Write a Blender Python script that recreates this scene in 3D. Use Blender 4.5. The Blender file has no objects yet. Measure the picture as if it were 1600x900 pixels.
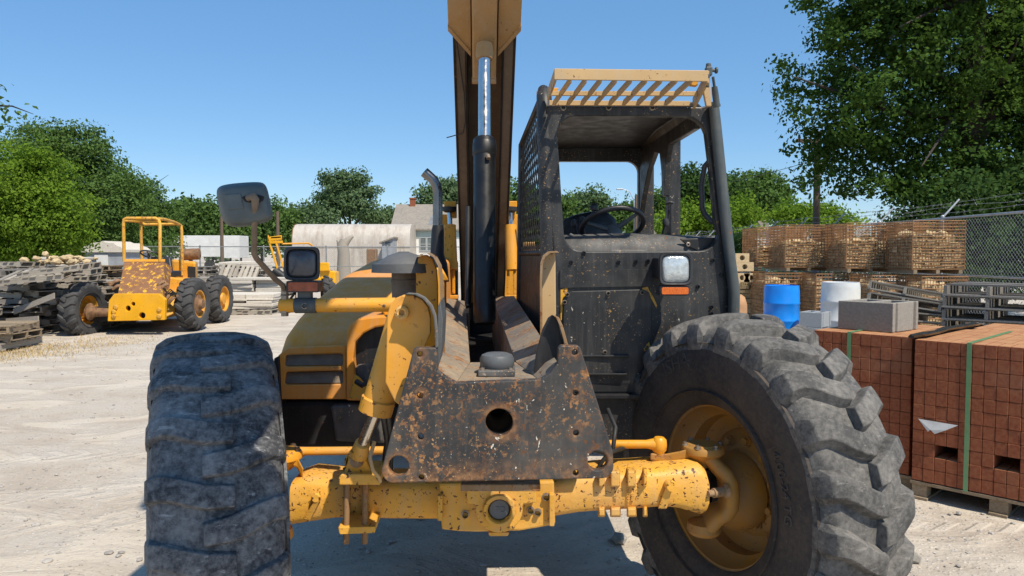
import bpy, bmesh, math, random
import numpy as np
from mathutils import Vector, Matrix, Euler, noise as mnoise

S = bpy.context.scene
COL = S.collection
PI = math.pi
V = Vector
F_PX = 1150.0
CAM_H = 1.6
PITCH = math.atan(53.0 / F_PX)
CP, SP = math.cos(PITCH), math.sin(PITCH)
YAW = 0.045            # the telehandler stands a little askew to the camera


def P(px, py, Y, k=0.0):
    """Point of the place seen at photo pixel (px, py) on the upright plane y = Y + k x."""
    u = (px - 800.0) / F_PX
    v = (450.0 - py) / F_PX
    dx, dy, dz = u, CP + v * SP, -SP + v * CP
    t = Y / (dy - k * dx)
    return V((dx * t, dy * t, CAM_H + dz * t))


def M(px, py, Y):
    return P(px, py, Y, YAW)


BACK = V((-YAW, 1.0, 0.0)).normalized()


# ------------------------------------------------------------------ mesh builder
class MB:
    def __init__(self):
        self.v = []
        self.f = []

    def add(self, verts, faces):
        b = len(self.v)
        self.v += [V(p) for p in verts]
        self.f += [tuple(i + b for i in f) for f in faces]
        return self

    def box(self, c, s, R=None):
        c = V(c)
        h = [V((x * s[0] / 2, y * s[1] / 2, z * s[2] / 2)) for z in (-1, 1) for y in (-1, 1) for x in (-1, 1)]
        if R is not None:
            h = [R @ p for p in h]
        return self.add([c + p for p in h], [(0, 2, 3, 1), (4, 5, 7, 6), (0, 1, 5, 4), (2, 6, 7, 3), (0, 4, 6, 2), (1, 3, 7, 5)])

    def hexa(self, p):
        # p: four front points (ccw from the front) and four back points in the same order
        return self.add(p, [(0, 1, 2, 3), (7, 6, 5, 4), (0, 4, 5, 1), (1, 5, 6, 2), (2, 6, 7, 3), (3, 7, 4, 0)])

    def loft(self, rings, closed=True, caps=True, wrap=False):
        n = len(rings[0])
        b = len(self.v)
        for r in rings:
            self.v += [V(p) for p in r]
        m = len(rings)
        for i in range(m if wrap else m - 1):
            i2 = (i + 1) % m
            for j in range(n if closed else n - 1):
                k = (j + 1) % n
                self.f.append((b + i * n + j, b + i * n + k, b + i2 * n + k, b + i2 * n + j))
        if caps and not wrap and closed:
            self.f.append(tuple(b + j for j in reversed(range(n))))
            self.f.append(tuple(b + (m - 1) * n + j for j in range(n)))
        return self

    def tube(self, pts, r, n=10, caps=True, wrap=False):
        pts = [V(p) for p in pts]
        m = len(pts)
        rr = r if isinstance(r, (list, tuple)) else [r] * m
        tan = []
        for i in range(m):
            if wrap:
                t = pts[(i + 1) % m] - pts[i - 1]
            elif i == 0:
                t = pts[1] - pts[0]
            elif i == m - 1:
                t = pts[-1] - pts[-2]
            else:
                t = (pts[i + 1] - pts[i]).normalized() + (pts[i] - pts[i - 1]).normalized()
            tan.append(t.normalized() if t.length > 1e-9 else V((0, 0, 1)))
        a = V((0, 0, 1)) if abs(tan[0].z) < 0.9 else V((1, 0, 0))
        nrm = tan[0].cross(a).normalized()
        rings = []
        for i in range(m):
            nrm = (nrm - tan[i] * nrm.dot(tan[i]))
            nrm = nrm.normalized() if nrm.length > 1e-6 else tan[i].orthogonal().normalized()
            bi = tan[i].cross(nrm)
            rings.append([pts[i] + (nrm * math.cos(2 * PI * j / n) + bi * math.sin(2 * PI * j / n)) * rr[i] for j in range(n)])
        return self.loft(rings, True, caps, wrap)

    def cyl(self, p0, p1, r0, r1=None, n=24):
        return self.tube([p0, p1], [r0, r0 if r1 is None else r1], n)

    def lathe(self, prof, o, axis, n=32, up=None, wrap=False):
        o = V(o)
        ax = V(axis).normalized()
        a = V(up) if up is not None else (V((0, 0, 1)) if abs(ax.z) < 0.9 else V((1, 0, 0)))
        e1 = (a - ax * a.dot(ax)).normalized()
        e2 = ax.cross(e1)
        rings = []
        for r, h in prof:
            r = max(r, 1e-4)
            rings.append([o + ax * h + (e1 * math.cos(2 * PI * j / n) + e2 * math.sin(2 * PI * j / n)) * r for j in range(n)])
        return self.loft(rings, True, False, wrap)

    def bolt(self, p, axis, r, h, n=6):
        ax = V(axis).normalized()
        self.lathe([(r * 1.45, 0), (r * 1.45, h * .25), (r, h * .26), (r, h)], p, ax, n if n > 6 else 12)
        return self

    def prism(self, pts, vec, holes=()):
        """Flat outline extruded along vec, with real holes."""
        pts = [V(p) for p in pts]
        vec = V(vec)
        bm = bmesh.new()
        edges = []
        for loop in [pts] + [[V(q) for q in h] for h in holes]:
            vs = [bm.verts.new(p) for p in loop]
            for i in range(len(vs)):
                edges.append(bm.edges.new((vs[i], vs[(i + 1) % len(vs)])))
        bmesh.ops.triangle_fill(bm, use_beauty=True, use_dissolve=False, edges=edges)
        if not holes:
            pass
        bm.verts.index_update()
        nv = len(bm.verts)
        front = [tuple(v.index for v in f.verts) for f in bm.faces]
        co = [v.co.copy() for v in bm.verts]
        # side walls
        side = []
        base = 0
        for loop in [pts] + [list(h) for h in holes]:
            n = len(loop)
            for i in range(n):
                a, b_ = base + i, base + (i + 1) % n
                side.append((a, b_, b_ + nv, a + nv))
            base += n
        bm.free()
        return self.add(co + [c + vec for c in co], front + [tuple(i + nv for i in reversed(f)) for f in front] + side)

    def build(self, name, mat, parent=None, bevel=0, smooth=None, seg=2, org=None, props=None):
        me = bpy.data.meshes.new(name)
        if org is None:
            org = V((0, 0, 0))
            q = parent
            while q is not None:
                org = org + q.location
                q = q.parent
        org = V(org)
        me.from_pydata([tuple(p - org) for p in self.v], [], self.f)
        bm = bmesh.new()
        bm.from_mesh(me)
        bmesh.ops.recalc_face_normals(bm, faces=bm.faces)
        bm.to_mesh(me)
        bm.free()
        for m in (mat if isinstance(mat, (list, tuple)) else [mat]):
            me.materials.append(m)
        if smooth:
            me.shade_smooth()
            me.set_sharp_from_angle(angle=math.radians(smooth))
        o = bpy.data.objects.new(name, me)
        COL.objects.link(o)
        if parent is not None:
            o.parent = parent
        else:
            o.location = org
        if bevel:
            b = o.modifiers.new('bevel', 'BEVEL')
            b.width = bevel
            b.segments = seg
            b.limit_method = 'ANGLE'
            b.angle_limit = math.radians(35)
            b.harden_normals = False
        if props:
            for k, v in props.items():
                o[k] = v
        return o


def thing(name, label, cat, loc=(0, 0, 0), group=None, rz=0):
    o = bpy.data.objects.new(name, None)
    o.empty_display_size = 0.2
    COL.objects.link(o)
    o.location = loc
    o.rotation_euler = (0, 0, rz)
    return tag(o, label, cat, group)


def tag(o, label=None, cat=None, group=None, kind=None):
    if label:
        o['label'] = label
    if cat:
        o['category'] = cat
    if group:
        o['group'] = group
    if kind:
        o['kind'] = kind
    return o


KIDS = {}


def children(o):
    return [c for c in COL.objects if c.parent is o]


def copy_tree(o, parent=None):
    c = o.copy()
    COL.objects.link(c)
    if parent is not None:
        c.parent = parent
    for ch in children(o):
        copy_tree(ch, c)
    return c


def text_faces(s, size, depth=0.0):
    """Letter shapes as (verts, faces) in the XY plane."""
    cu = bpy.data.curves.new('lettering', 'FONT')
    cu.body = s
    cu.size = size
    cu.extrude = depth
    cu.resolution_u = 3
    ob = bpy.data.objects.new('lettering', cu)
    COL.objects.link(ob)
    dg = bpy.context.evaluated_depsgraph_get()
    me = ob.evaluated_get(dg).to_mesh()
    vs = [v.co.copy() for v in me.vertices]
    fs = [tuple(p.vertices) for p in me.polygons]
    ob.evaluated_get(dg).to_mesh_clear()
    bpy.data.objects.remove(ob)
    bpy.data.curves.remove(cu)
    return vs, fs


# ------------------------------------------------------------------ materials
class NT:
    def __init__(self, name):
        self.m = bpy.data.materials.new(name)
        self.m.use_nodes = True
        self.t = self.m.node_tree
        self.b = self.t.nodes['Principled BSDF']
        self.tc = None

    def n(self, typ, **kw):
        nd = self.t.nodes.new(typ)
        for k, v in kw.items():
            if hasattr(nd, k):
                setattr(nd, k, v)
        return nd

    def set(self, sock, val):
        if isinstance(val, bpy.types.NodeSocket):
            self.t.links.new(val, sock)
        elif val is not None:
            if sock.type == 'RGBA' and not isinstance(val, (int, float)) and len(val) == 3:
                val = (*val, 1)
            sock.default_value = val

    def obj(self):
        if self.tc is None:
            self.tc = self.n('ShaderNodeTexCoord')
        return self.tc.outputs['Object']

    def scaled(self, vec, s):
        mp = self.n('ShaderNodeMapping')
        self.set(mp.inputs['Vector'], vec)
        mp.inputs['Scale'].default_value = s
        return mp.outputs[0]

    def noise(self, scale, detail=4, rough=.55, vec=None, dist=0.0):
        nd = self.n('ShaderNodeTexNoise')
        self.set(nd.inputs['Vector'], vec or self.obj())
        nd.inputs['Scale'].default_value = scale
        nd.inputs['Detail'].default_value = detail
        nd.inputs['Roughness'].default_value = rough
        nd.inputs['Distortion'].default_value = dist
        return nd.outputs['Fac']

    def voro(self, scale, feature='F1', vec=None, out='Distance', rnd=1.0):
        nd = self.n('ShaderNodeTexVoronoi', feature=feature)
        self.set(nd.inputs['Vector'], vec or self.obj())
        nd.inputs['Scale'].default_value = scale
        nd.inputs['Randomness'].default_value = rnd
        return nd.outputs[out]

    def ramp(self, fac, a, b, ca=0.0, cb=1.0):
        nd = self.n('ShaderNodeMapRange')
        nd.clamp = True
        self.set(nd.inputs['Value'], fac)
        nd.inputs['From Min'].default_value = a
        nd.inputs['From Max'].default_value = b
        nd.inputs['To Min'].default_value = ca
        nd.inputs['To Max'].default_value = cb
        return nd.outputs['Result']

    def mix(self, fac, a, b, mode='MIX'):
        nd = self.n('ShaderNodeMix', data_type='RGBA', blend_type=mode)
        self.set(nd.inputs['Factor'], fac)
        self.set(nd.inputs[6], a)
        self.set(nd.inputs[7], b)
        return nd.outputs[2]

    def math(self, op, a, b=None, c=None):
        nd = self.n('ShaderNodeMath', operation=op)
        self.set(nd.inputs[0], a)
        if b is not None:
            self.set(nd.inputs[1], b)
        if c is not None:
            self.set(nd.inputs[2], c)
        return nd.outputs[0]

    def bump(self, h, strength=.3, dist=.01):
        nd = self.n('ShaderNodeBump')
        self.set(nd.inputs['Height'], h)
        nd.inputs['Strength'].default_value = strength
        nd.inputs['Distance'].default_value = dist
        self.t.links.new(nd.outputs[0], self.b.inputs['Normal'])

    def island(self):
        return self.n('ShaderNodeNewGeometry').outputs['Random Per Island']

    def out(self, color=None, rough=None, metal=None, spec=None):
        self.set(self.b.inputs['Base Color'], color)
        self.set(self.b.inputs['Roughness'], rough)
        self.set(self.b.inputs['Metallic'], metal)
        if spec is not None:
            self.set(self.b.inputs['Specular IOR Level'], spec)
        return self.m


RUST = (.17, .066, .024)
RUST2 = (.38, .19, .075)


def paint(name, base, chips=.5, rust=.5, dust=.35, dustcol=(.42, .36, .28), rough=.5, chipcol=RUST, specks=0.0, fade=.25, under=None, rs=1.0, cast=0.0, halos=(), zband=None):
    m = NT(name)
    big = m.noise(1.9, 5, .6)
    mid = m.noise(9 * rs, 7, .68)
    fine = m.noise(75, 4, .6)
    vary = m.ramp(big, .3, .7)
    col = m.mix(vary, base, tuple(c * (1 - fade) for c in base))
    # dust lying in soft patches
    dm = m.math('MULTIPLY', m.ramp(m.noise(3.2, 6, .7), .42, .75), dust)
    col = m.mix(dm, col, dustcol)
    # streaks that run down
    st = m.noise(1, 5, .7, m.scaled(m.obj(), (38, 38, 2.2)))
    col = m.mix(m.math('MULTIPLY', m.ramp(st, .5, .72), dust * .7), col, dustcol)
    # worn through patches
    if under is not None:
        um = m.ramp(m.math('ADD', m.math('MULTIPLY', mid, .7), m.math('MULTIPLY', fine, .3)), .64 - .1 * chips, .67 - .1 * chips)
        col = m.mix(um, col, under)
    pm = m.math('ADD', m.math('MULTIPLY', mid, .62), m.math('MULTIPLY', fine, .38))
    rm = m.ramp(pm, .66 - .13 * rust, .70 - .13 * rust)
    if rs > 2:     # rust gathers in broad areas, leaving others black
        rm = m.math('MULTIPLY', rm, m.ramp(m.noise(4.2, 4, .6, dist=.8), .40, .56))
    if halos:      # rust blooming round drilled holes and along the lower edge
        sp = m.n('ShaderNodeSeparateXYZ')
        m.set(sp.inputs[0], m.obj())
        hm = None
        for hx, hz, hr in halos:
            dx_ = m.math('SUBTRACT', sp.outputs[0], hx)
            dz_ = m.math('SUBTRACT', sp.outputs[2], hz)
            d_ = m.math('SQRT', m.math('ADD', m.math('MULTIPLY', dx_, dx_), m.math('MULTIPLY', dz_, dz_)))
            q_ = m.ramp(d_, hr * 1.15 + .022, hr * 1.0)
            hm = q_ if hm is None else m.math('MAXIMUM', hm, q_)
        hm = m.math('MAXIMUM', hm, m.ramp(sp.outputs[2], zband[1], zband[0]))
        hm = m.math('MULTIPLY', hm, m.ramp(m.noise(21, 6, .7), .40, .56))
        rm = m.math('MAXIMUM', rm, m.math('MULTIPLY', hm, .85))
    rcol = m.mix(m.ramp(m.noise(40, 5), .35, .65), chipcol, RUST2)
    col = m.mix(rm, col, rcol)
    # small chips
    cv = m.noise(64, 3, .55, dist=.6)
    cm = m.math('MULTIPLY', m.ramp(cv, .665 - .05 * chips, .69 - .05 * chips), m.ramp(m.noise(5, 3), .54 - .14 * chips, .6 - .14 * chips))
    col = m.mix(cm, col, chipcol)
    if specks:
        sv = m.noise(46, 3, .6, m.scaled(m.obj(), (1.1, 1, .8)), .5)
        sm = m.math('MULTIPLY', m.ramp(sv, .675, .70), m.ramp(m.noise(4.5, 2), .56 - .16 * specks, .64 - .16 * specks))
        col = m.mix(sm, col, (.62, .57, .48))
        sv2 = m.noise(120, 3, .6)
        sm2 = m.math('MULTIPLY', m.ramp(sv2, .64, .67), m.ramp(m.noise(6, 3), .5 - .1 * specks, .6 - .1 * specks))
        col = m.mix(sm2, col, (.42, .25, .11))
    r = m.ramp(m.noise(14, 4), .3, .7, rough - .08, rough + .15)
    r = m.math('ADD', r, m.math('MULTIPLY', rm, .3))
    m.bump(m.math('ADD', m.math('SUBTRACT', m.math('MULTIPLY', fine, .25), m.math('MULTIPLY', rm, .7)), m.math('MULTIPLY', m.noise(26, 4, .6), cast)), .22 + .3 * min(cast, 1), .004 + .004 * cast)
    return m.out(col, r, 0.0, .4)


MAT = {}
MAT['yellow'] = paint('yellow_paint', (.80, .35, .018), .65, .38, .24, rough=.45, cast=.15)
MAT['yellow_axle'] = paint('yellow_axle_paint', (.76, .385, .05), 1.1, .5, .42, rough=.5, chipcol=(.1, .035, .015), cast=.9)
MAT['yellow_hood'] = paint('yellow_hood_paint', (.80, .295, .018), .12, .04, .8, dustcol=(.56, .34, .18), rough=.58)
MAT['yellow_boom'] = paint('yellow_boom_paint', (.50, .29, .11), .3, .15, .6, dustcol=(.46, .34, .23), rough=.55)
MAT['boom_shaded'] = paint('boom_dusty_shaded_paint', (.17, .125, .09), .3, .2, .6, dustcol=(.25, .20, .15), rough=.6)  # yellow boom seen in shade: the shade is put into this brown base
MAT['yellow_bright'] = paint('yellow_bright_paint', (.88, .42, .004), .5, .25, .08, rough=.4)
MAT['yellow_worn'] = paint('yellow_worn_paint', (.72, .36, .02), .9, .9, .3, rough=.55)
MAT['rust_yellow'] = paint('rusty_nose_paint', (.23, .10, .045), .95, .0, .4, dustcol=(.36, .22, .12), rough=.75, under=(.80, .42, .02))
MAT['yellow_rim'] = paint('yellow_rim_paint', (.42, .20, .028), .45, .55, .75, dustcol=(.27, .175, .10), rough=.5, cast=.4)
MAT['tan_paint'] = paint('tan_faded_paint', (.56, .37, .17), .5, .4, .4, rough=.55)
MAT['black_cab'] = paint('black_cab_paint', (.020, .0205, .022), .12, .03, .4, dustcol=(.125, .12, .115), rough=.4, specks=.22, chipcol=(.30, .17, .05))
MAT['black_dusty'] = paint('black_dusty_paint', (.07, .07, .07), .3, .12, .8, dustcol=(.2, .185, .17), rough=.6, specks=.3)
MAT['black'] = paint('black_paint', (.014, .014, .016), .12, .04, .3, dustcol=(.085, .08, .075), rough=.45)
MAT['deck'] = paint('rusty_grey_deck', (.19, .175, .155), .8, .95, .8, dustcol=(.46, .32, .18), rough=.7)
MAT['grey_steel'] = paint('grey_green_paint', (.06, .075, .08), .3, .2, .4, dustcol=(.18, .175, .165), rough=.45)
MAT['rusty_edge'] = paint('rusty_bare_edge', (.28, .16, .07), .8, .9, .5, rough=.75)


def simple(name, col, rough=.6, metal=0.0, vary=.25, scale=12, bumpy=0.0, spec=None, bscale=60):
    m = NT(name)
    c = m.mix(m.ramp(m.noise(scale, 5, .6), .3, .7), tuple(x * (1 - vary) for x in col), tuple(min(1, x * (1 + vary)) for x in col))
    if bumpy:
        m.bump(m.noise(bscale, 5, .6), bumpy, .01)
    return m.out(c, m.ramp(m.noise(scale * 2.2, 3), .3, .7, max(0.02, rough - .1), min(1, rough + .1)), metal, spec)


MAT['chrome'] = simple('polished_rod', (.72, .68, .63), .22, 1.0, .08)
MAT['exhaust'] = simple('smoked_steel', (.20, .195, .20), .24, 1.0, .3, 5)
MAT['black_gloss'] = simple('oily_black_paint', (.008, .008, .009), .42, 0, .3, 9)
MAT['bolt'] = simple('weathered_bolt_steel', (.30, .25, .2), .5, .7, .4, 60)
MAT['lamp_glass'] = simple('lamp_lens_clear', (.52, .56, .57), .12, .35, .3, 30, .25, bscale=90)
MAT['lamp_shaded'] = simple('lamp_lens_shaded', (.07, .075, .09), .2, .3, .35, 22, .15)  # darker copy of the lens for the left lamp, shade put into its colour
MAT['amber'] = simple('amber_reflector', (.62, .13, .015), .25, 0, .2, 60, .3, bscale=220)
MAT['amber_shaded'] = simple('amber_reflector_shaded', (.30, .07, .025), .35, 0, .3, 50, .3, bscale=220)  # amber of the left lamp, darkened to carry the shadow it stands in
MAT['plastic_black'] = simple('black_plastic', (.03, .03, .034), .45, 0, .3, 9, .12)
MAT['plastic_grey'] = simple('weathered_grey_plastic', (.095, .10, .105), .55, 0, .22, 7, .1)
MAT['mirror_shell'] = simple('mirror_shell_plastic', (.085, .10, .10), .58, 0, .35, 6, .1)
MAT['precleaner'] = simple('precleaner_plastic', (.10, .10, .10), .55, 0, .2, 10, .15)
MAT['brown_stem'] = simple('dusty_brown_stem', (.17, .125, .085), .65, 0, .3, 14, .2)
MAT['rubber_hose'] = simple('rubber_hose', (.02, .02, .02), .6, 0, .3)
MAT['seat'] = simple('black_vinyl', (.016, .016, .02), .5, 0, .2)
MAT['mirror_glass'] = simple('mirror_glass', (.8, .8, .8), .04, 1.0, .02)


def rubber(name, base, dustcol, dust, rough=.8, scale=5.0):
    m = NT(name)
    a = m.noise(scale, 7, .7)
    f = m.noise(55, 5, .7)
    col = m.mix(m.ramp(a, .3, .7), base, tuple(x * 1.7 for x in base))
    col = m.mix(m.math('MULTIPLY', m.ramp(m.math('ADD', m.math('MULTIPLY', a, .55), m.math('MULTIPLY', f, .45)), .42, .68), dust), col, dustcol)
    sc = m.noise(1, 4, .7, m.scaled(m.obj(), (8, 60, 60)))
    col = m.mix(m.math('MULTIPLY', m.ramp(sc, .6, .72), dust * .6), col, tuple(min(1, x * 1.5) for x in dustcol))
    v = m.voro(34, 'DISTANCE_TO_EDGE')
    m.bump(m.math('ADD', f, m.math('MULTIPLY', m.ramp(v, 0, .05), .4)), .2, .004)
    return m.out(col, m.ramp(a, .3, .7, rough - .12, rough + .1), 0, .35)


MAT['tyre_tread'] = rubber('tyre_tread_rubber', (.05, .048, .046), (.27, .25, .225), .75, scale=8)
MAT['tyre_wall'] = rubber('tyre_sidewall_rubber', (.028, .026, .026), (.115, .085, .062), .8, scale=3.2)
MAT['tyre_letter'] = rubber('raised_letter_rubber', (.040, .037, .035), (.13, .105, .085), .8)
MAT['tyre_worn'] = rubber('worn_tyre_rubber', (.032, .033, .037), (.36, .35, .34), .75, scale=7)
MAT['tyre_far'] = rubber('old_tyre_rubber', (.035, .035, .036), (.12, .11, .10), .5)


def wood(name, a, b, rough=.85):
    m = NT(name)
    g = m.noise(3, 6, .7, m.scaled(m.obj(), (2.5, 22, 22)))
    col = m.mix(m.ramp(g, .3, .72), a, b)
    isl = m.island()
    col = m.mix(m.ramp(isl, 0, 1, 0, .55), col, tuple(x * .45 for x in a))
    m.bump(g, .4, .004)
    return m.out(col, rough, 0, .3)


MAT['wood_grey'] = wood('weathered_pallet_wood', (.30, .26, .21), (.52, .47, .40))
MAT['wood_dark'] = wood('dark_pallet_wood', (.15, .135, .12), (.36, .33, .29))
MAT['wood_brown'] = wood('brown_pallet_wood', (.22, .16, .10), (.45, .35, .24))
MAT['wood_pole'] = wood('utility_pole_wood', (.14, .10, .07), (.25, .19, .14))


def stone(name, a, b, isl=.5, scale=18):
    m = NT(name)
    c = m.mix(m.ramp(m.noise(scale, 6, .7), .3, .7), a, b)
    c = m.mix(m.ramp(m.island(), 0, 1, 0, isl), c, tuple(x * .5 for x in a))
    m.bump(m.noise(scale * 5, 5, .7), .5, .006)
    return m.out(c, .92, 0, .25)


MAT['stone_tan'] = stone('tan_quarry_stone', (.48, .35, .19), (.68, .53, .33))
MAT['stone_white'] = stone('pale_limestone', (.52, .47, .40), (.70, .65, .57), .3)
MAT['concrete'] = stone('grey_concrete_block', (.24, .22, .19), (.37, .34, .30), .15, 60)
MAT['concrete_cool'] = stone('cool_grey_concrete', (.25, .27, .29), (.36, .38, .4), .15, 60)


def bricks(name):
    m = NT(name)
    isl = m.island()
    c = m.mix(m.ramp(isl, 0, 1), (.198, .055, .027), (.22, .062, .030))
    c = m.mix(m.ramp(m.noise(46, 5, .7), .35, .7, 0, .55), c, (.40, .17, .085))
    c = m.mix(m.ramp(m.noise(2.2, 3), .55, .8, 0, .4), c, (.30, .19, .12))
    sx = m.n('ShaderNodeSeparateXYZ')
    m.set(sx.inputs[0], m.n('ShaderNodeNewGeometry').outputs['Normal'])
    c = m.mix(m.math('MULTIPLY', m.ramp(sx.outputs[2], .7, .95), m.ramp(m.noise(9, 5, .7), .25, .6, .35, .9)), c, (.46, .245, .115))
    m.bump(m.noise(170, 4, .7), .5, .004)
    return m.out(c, .9, 0, .25)


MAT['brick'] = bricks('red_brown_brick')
MAT['strap_green'] = simple('green_strap', (.13, .27, .13), .35, 0, .15)
MAT['wrap_black'] = simple('black_plastic_wrap', (.035, .036, .038), .3, 0, .3, 14, .4, bscale=30)
MAT['paper'] = simple('torn_grey_wrap', (.42, .43, .44), .6, 0, .15)
MAT['blue_plastic'] = simple('blue_barrel_plastic', (.006, .22, .74), .38, 0, .12, 4, .06)
MAT['white_plastic'] = simple('white_barrel_plastic', (.62, .63, .62), .45, 0, .12, 4, .06)
MAT['wire_rust'] = simple('rusty_basket_wire', (.27, .135, .055), .7, .2, .45, 8)
MAT['galv'] = simple('galvanised_steel', (.42, .44, .46), .45, .55, .2, 9)
MAT['galv_dark'] = simple('dull_galvanised_steel', (.25, .26, .27), .55, .45, .25, 9)
MAT['trailer'] = simple('dull_white_trailer_paint', (.62, .62, .60), .5, 0, .08, 2)
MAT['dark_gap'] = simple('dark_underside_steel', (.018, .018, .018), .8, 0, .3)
MAT['siding'] = simple('white_house_siding', (.70, .71, .70), .6, 0, .06, 3)
MAT['siding_trim'] = simple('pale_green_trim', (.42, .52, .50), .6, 0, .08, 3)
MAT['window_glass'] = simple('dull_window_glass', (.12, .14, .15), .12, 0, .3, 3)
MAT['screen_frame'] = simple('grey_window_frame', (.36, .38, .38), .6, 0, .1)
MAT['shed_grey'] = simple('grey_shed_boards', (.28, .30, .33), .75, 0, .2, 3)
MAT['rust_drum'] = simple('rusty_drum_steel', (.22, .12, .06), .7, .2, .5, 10, .2)
MAT['tan_sack'] = simple('tan_canvas_sack', (.40, .22, .11), .8, 0, .2, 6, .2)


def roofing():
    m = NT('grey_brown_shingles')
    br = m.n('ShaderNodeTexBrick')
    m.set(br.inputs['Vector'], m.scaled(m.obj(), (1, 1, 1)))
    br.inputs['Scale'].default_value = 3.0
    br.inputs['Color1'].default_value = (.30, .265, .225, 1)
    br.inputs['Color2'].default_value = (.21, .19, .165, 1)
    br.inputs['Mortar'].default_value = (.12, .11, .10, 1)
    c = m.mix(m.ramp(m.noise(1.5, 5), .3, .7, 0, .5), br.outputs['Color'], (.33, .28, .22))
    return m.out(c, .9)


MAT['roofing'] = roofing()


def quonset():
    m = NT('weathered_white_metal')
    st = m.noise(1, 5, .7, m.scaled(m.obj(), (1.6, .3, .25)))
    c = m.mix(m.ramp(st, .48, .7, 0, .75), (.50, .45, .39), (.28, .21, .155))
    c = m.mix(m.ramp(m.noise(2.2, 6, .7), .5, .68, 0, .7), c, (.58, .54, .48))
    c = m.mix(m.ramp(m.noise(9, 6, .7), .6, .7, 0, .8), c, (.30, .16, .09))
    return m.out(c, .6, .1)


MAT['quonset'] = quonset()


def foliage(name, a, b, tl=.3, warm=None):
    m = NT(name)
    clump = m.noise(.9, 3, .6)
    c = m.mix(m.ramp(m.island(), 0, 1), a, b)
    c = m.mix(m.ramp(clump, .38, .66, 0, .6), c, warm or tuple(x * 1.4 for x in b))
    df = m.n('ShaderNodeBsdfDiffuse')
    m.set(df.inputs['Color'], c)
    tr = m.n('ShaderNodeBsdfTranslucent')
    m.set(tr.inputs['Color'], m.mix(.5, c, (.16, .30, .03), 'MIX'))
    s1 = m.n('ShaderNodeMixShader')
    s1.inputs[0].default_value = tl
    m.t.links.new(df.outputs[0], s1.inputs[1])
    m.t.links.new(tr.outputs[0], s1.inputs[2])
    o = m.t.nodes['Material Output']
    m.t.links.new(s1.outputs[0], o.inputs['Surface'])
    return m.m


MAT['leaf_bright'] = foliage('bright_green_leaves', (.10, .18, .02), (.16, .255, .03), .38, (.20, .30, .04))
MAT['leaf_mid'] = foliage('mid_green_leaves', (.058, .105, .03), (.095, .155, .045), .3)
MAT['leaf_dark'] = foliage('dark_green_leaves', (.03, .062, .02), (.05, .092, .028), .2, (.06, .11, .03))
MAT['leaf_hazed'] = foliage('hazed_green_leaves', (.075, .125, .06), (.11, .165, .08), .25, (.13, .19, .09))  # paler, bluer green: distance haze mixed into the leaf colour
MAT['leaf_maple'] = foliage('maple_leaves', (.026, .056, .016), (.052, .10, .024), .25, (.10, .165, .03))
MAT['bark'] = simple('grey_brown_bark', (.042, .033, .026), .95, 0, .4, 8, .8, bscale=20)
MAT['dry_grass'] = foliage('dry_straw_grass', (.40, .27, .12), (.56, .41, .21), .2, (.60, .45, .25))


def gravel():
    m = NT('dusty_gravel')
    o = m.obj()
    big = m.noise(.22, 5, .6, o)
    mid = m.noise(1.6, 6, .65, o)
    fine = m.noise(38, 6, .75, o)
    c = m.mix(m.ramp(big, .35, .65), (.47, .388, .30), (.54, .46, .365))
    c = m.mix(m.ramp(mid, .4, .7, 0, .6), c, (.53, .495, .45))
    c = m.mix(m.ramp(mid, .5, .32, 0, .5), c, (.36, .30, .245))
    c = m.mix(m.ramp(fine, .35, .7, 0, .5), c, (.30, .275, .25))
    vr = m.n('ShaderNodeTexVoronoi')
    m.set(vr.inputs['Vector'], o)
    vr.inputs['Scale'].default_value = 34
    peb = m.ramp(vr.outputs['Distance'], .32, .12)
    bright = m.n('ShaderNodeSeparateColor')
    m.set(bright.inputs[0], vr.outputs['Color'])
    c = m.mix(m.math('MULTIPLY', peb, m.ramp(bright.outputs[0], .45, .9)), c, (.62, .59, .55))
    c = m.mix(m.math('MULTIPLY', peb, m.ramp(bright.outputs[1], .75, .95)), c, (.20, .17, .145))
    rut = m.noise(1, 5, .6, m.scaled(o, (1.0, 1.7, 1)), .8)
    c = m.mix(m.ramp(rut, .50, .58, 0, .4), c, (.66, .58, .47))
    # old wheel tracks with lugs, pressed across the yard
    tr = m.noise(1, 3, .5, m.scaled(o, (.9, .16, 1)), .6)
    # lugged wheel tracks pressed into the dust
    sp = m.n('ShaderNodeSeparateXYZ')
    m.set(sp.inputs[0], o)
    wob = m.math('MULTIPLY', m.noise(.5, 2, .5, o), .8)
    trk = None
    for (sl_, off_) in ((.30, 5.6), (.30, 7.4), (-.12, 5.1), (-.12, 9.6), (.9, 8.2)):
        q_ = m.math('ADD', m.math('SUBTRACT', sp.outputs[1], m.math('MULTIPLY', sp.outputs[0], sl_)), wob)
        dd = m.math('ABSOLUTE', m.math('SUBTRACT', q_, off_))
        band = m.ramp(dd, .21, .17)
        ph = m.math('ADD', m.math('MULTIPLY', sp.outputs[0], 34.0), m.math('MULTIPLY', dd, 30.0))
        wv = m.math('MULTIPLY', band, m.ramp(m.math('SINE', ph), -.2, .5))
        trk = wv if trk is None else m.math('MAXIMUM', trk, wv)
    trk = m.math('MULTIPLY', trk, m.ramp(m.noise(1.1, 4, .6, o), .42, .62))
    c = m.mix(m.math('MULTIPLY', trk, .30), c, (.64, .575, .49))
    h = m.math('ADD', m.math('MULTIPLY', peb, .35), m.math('ADD', m.math('MULTIPLY', fine, .6), m.math('MULTIPLY', mid, 1.8)))
    h = m.math('ADD', h, m.math('MULTIPLY', trk, .8))
    h = m.math('ADD', h, m.math('ADD', m.math('MULTIPLY', tr, 2.0), m.math('MULTIPLY', m.ramp(rut, .46, .58), .8)))
    m.bump(h, .55, .03)
    return m.out(c, .96, 0, .2)


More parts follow.
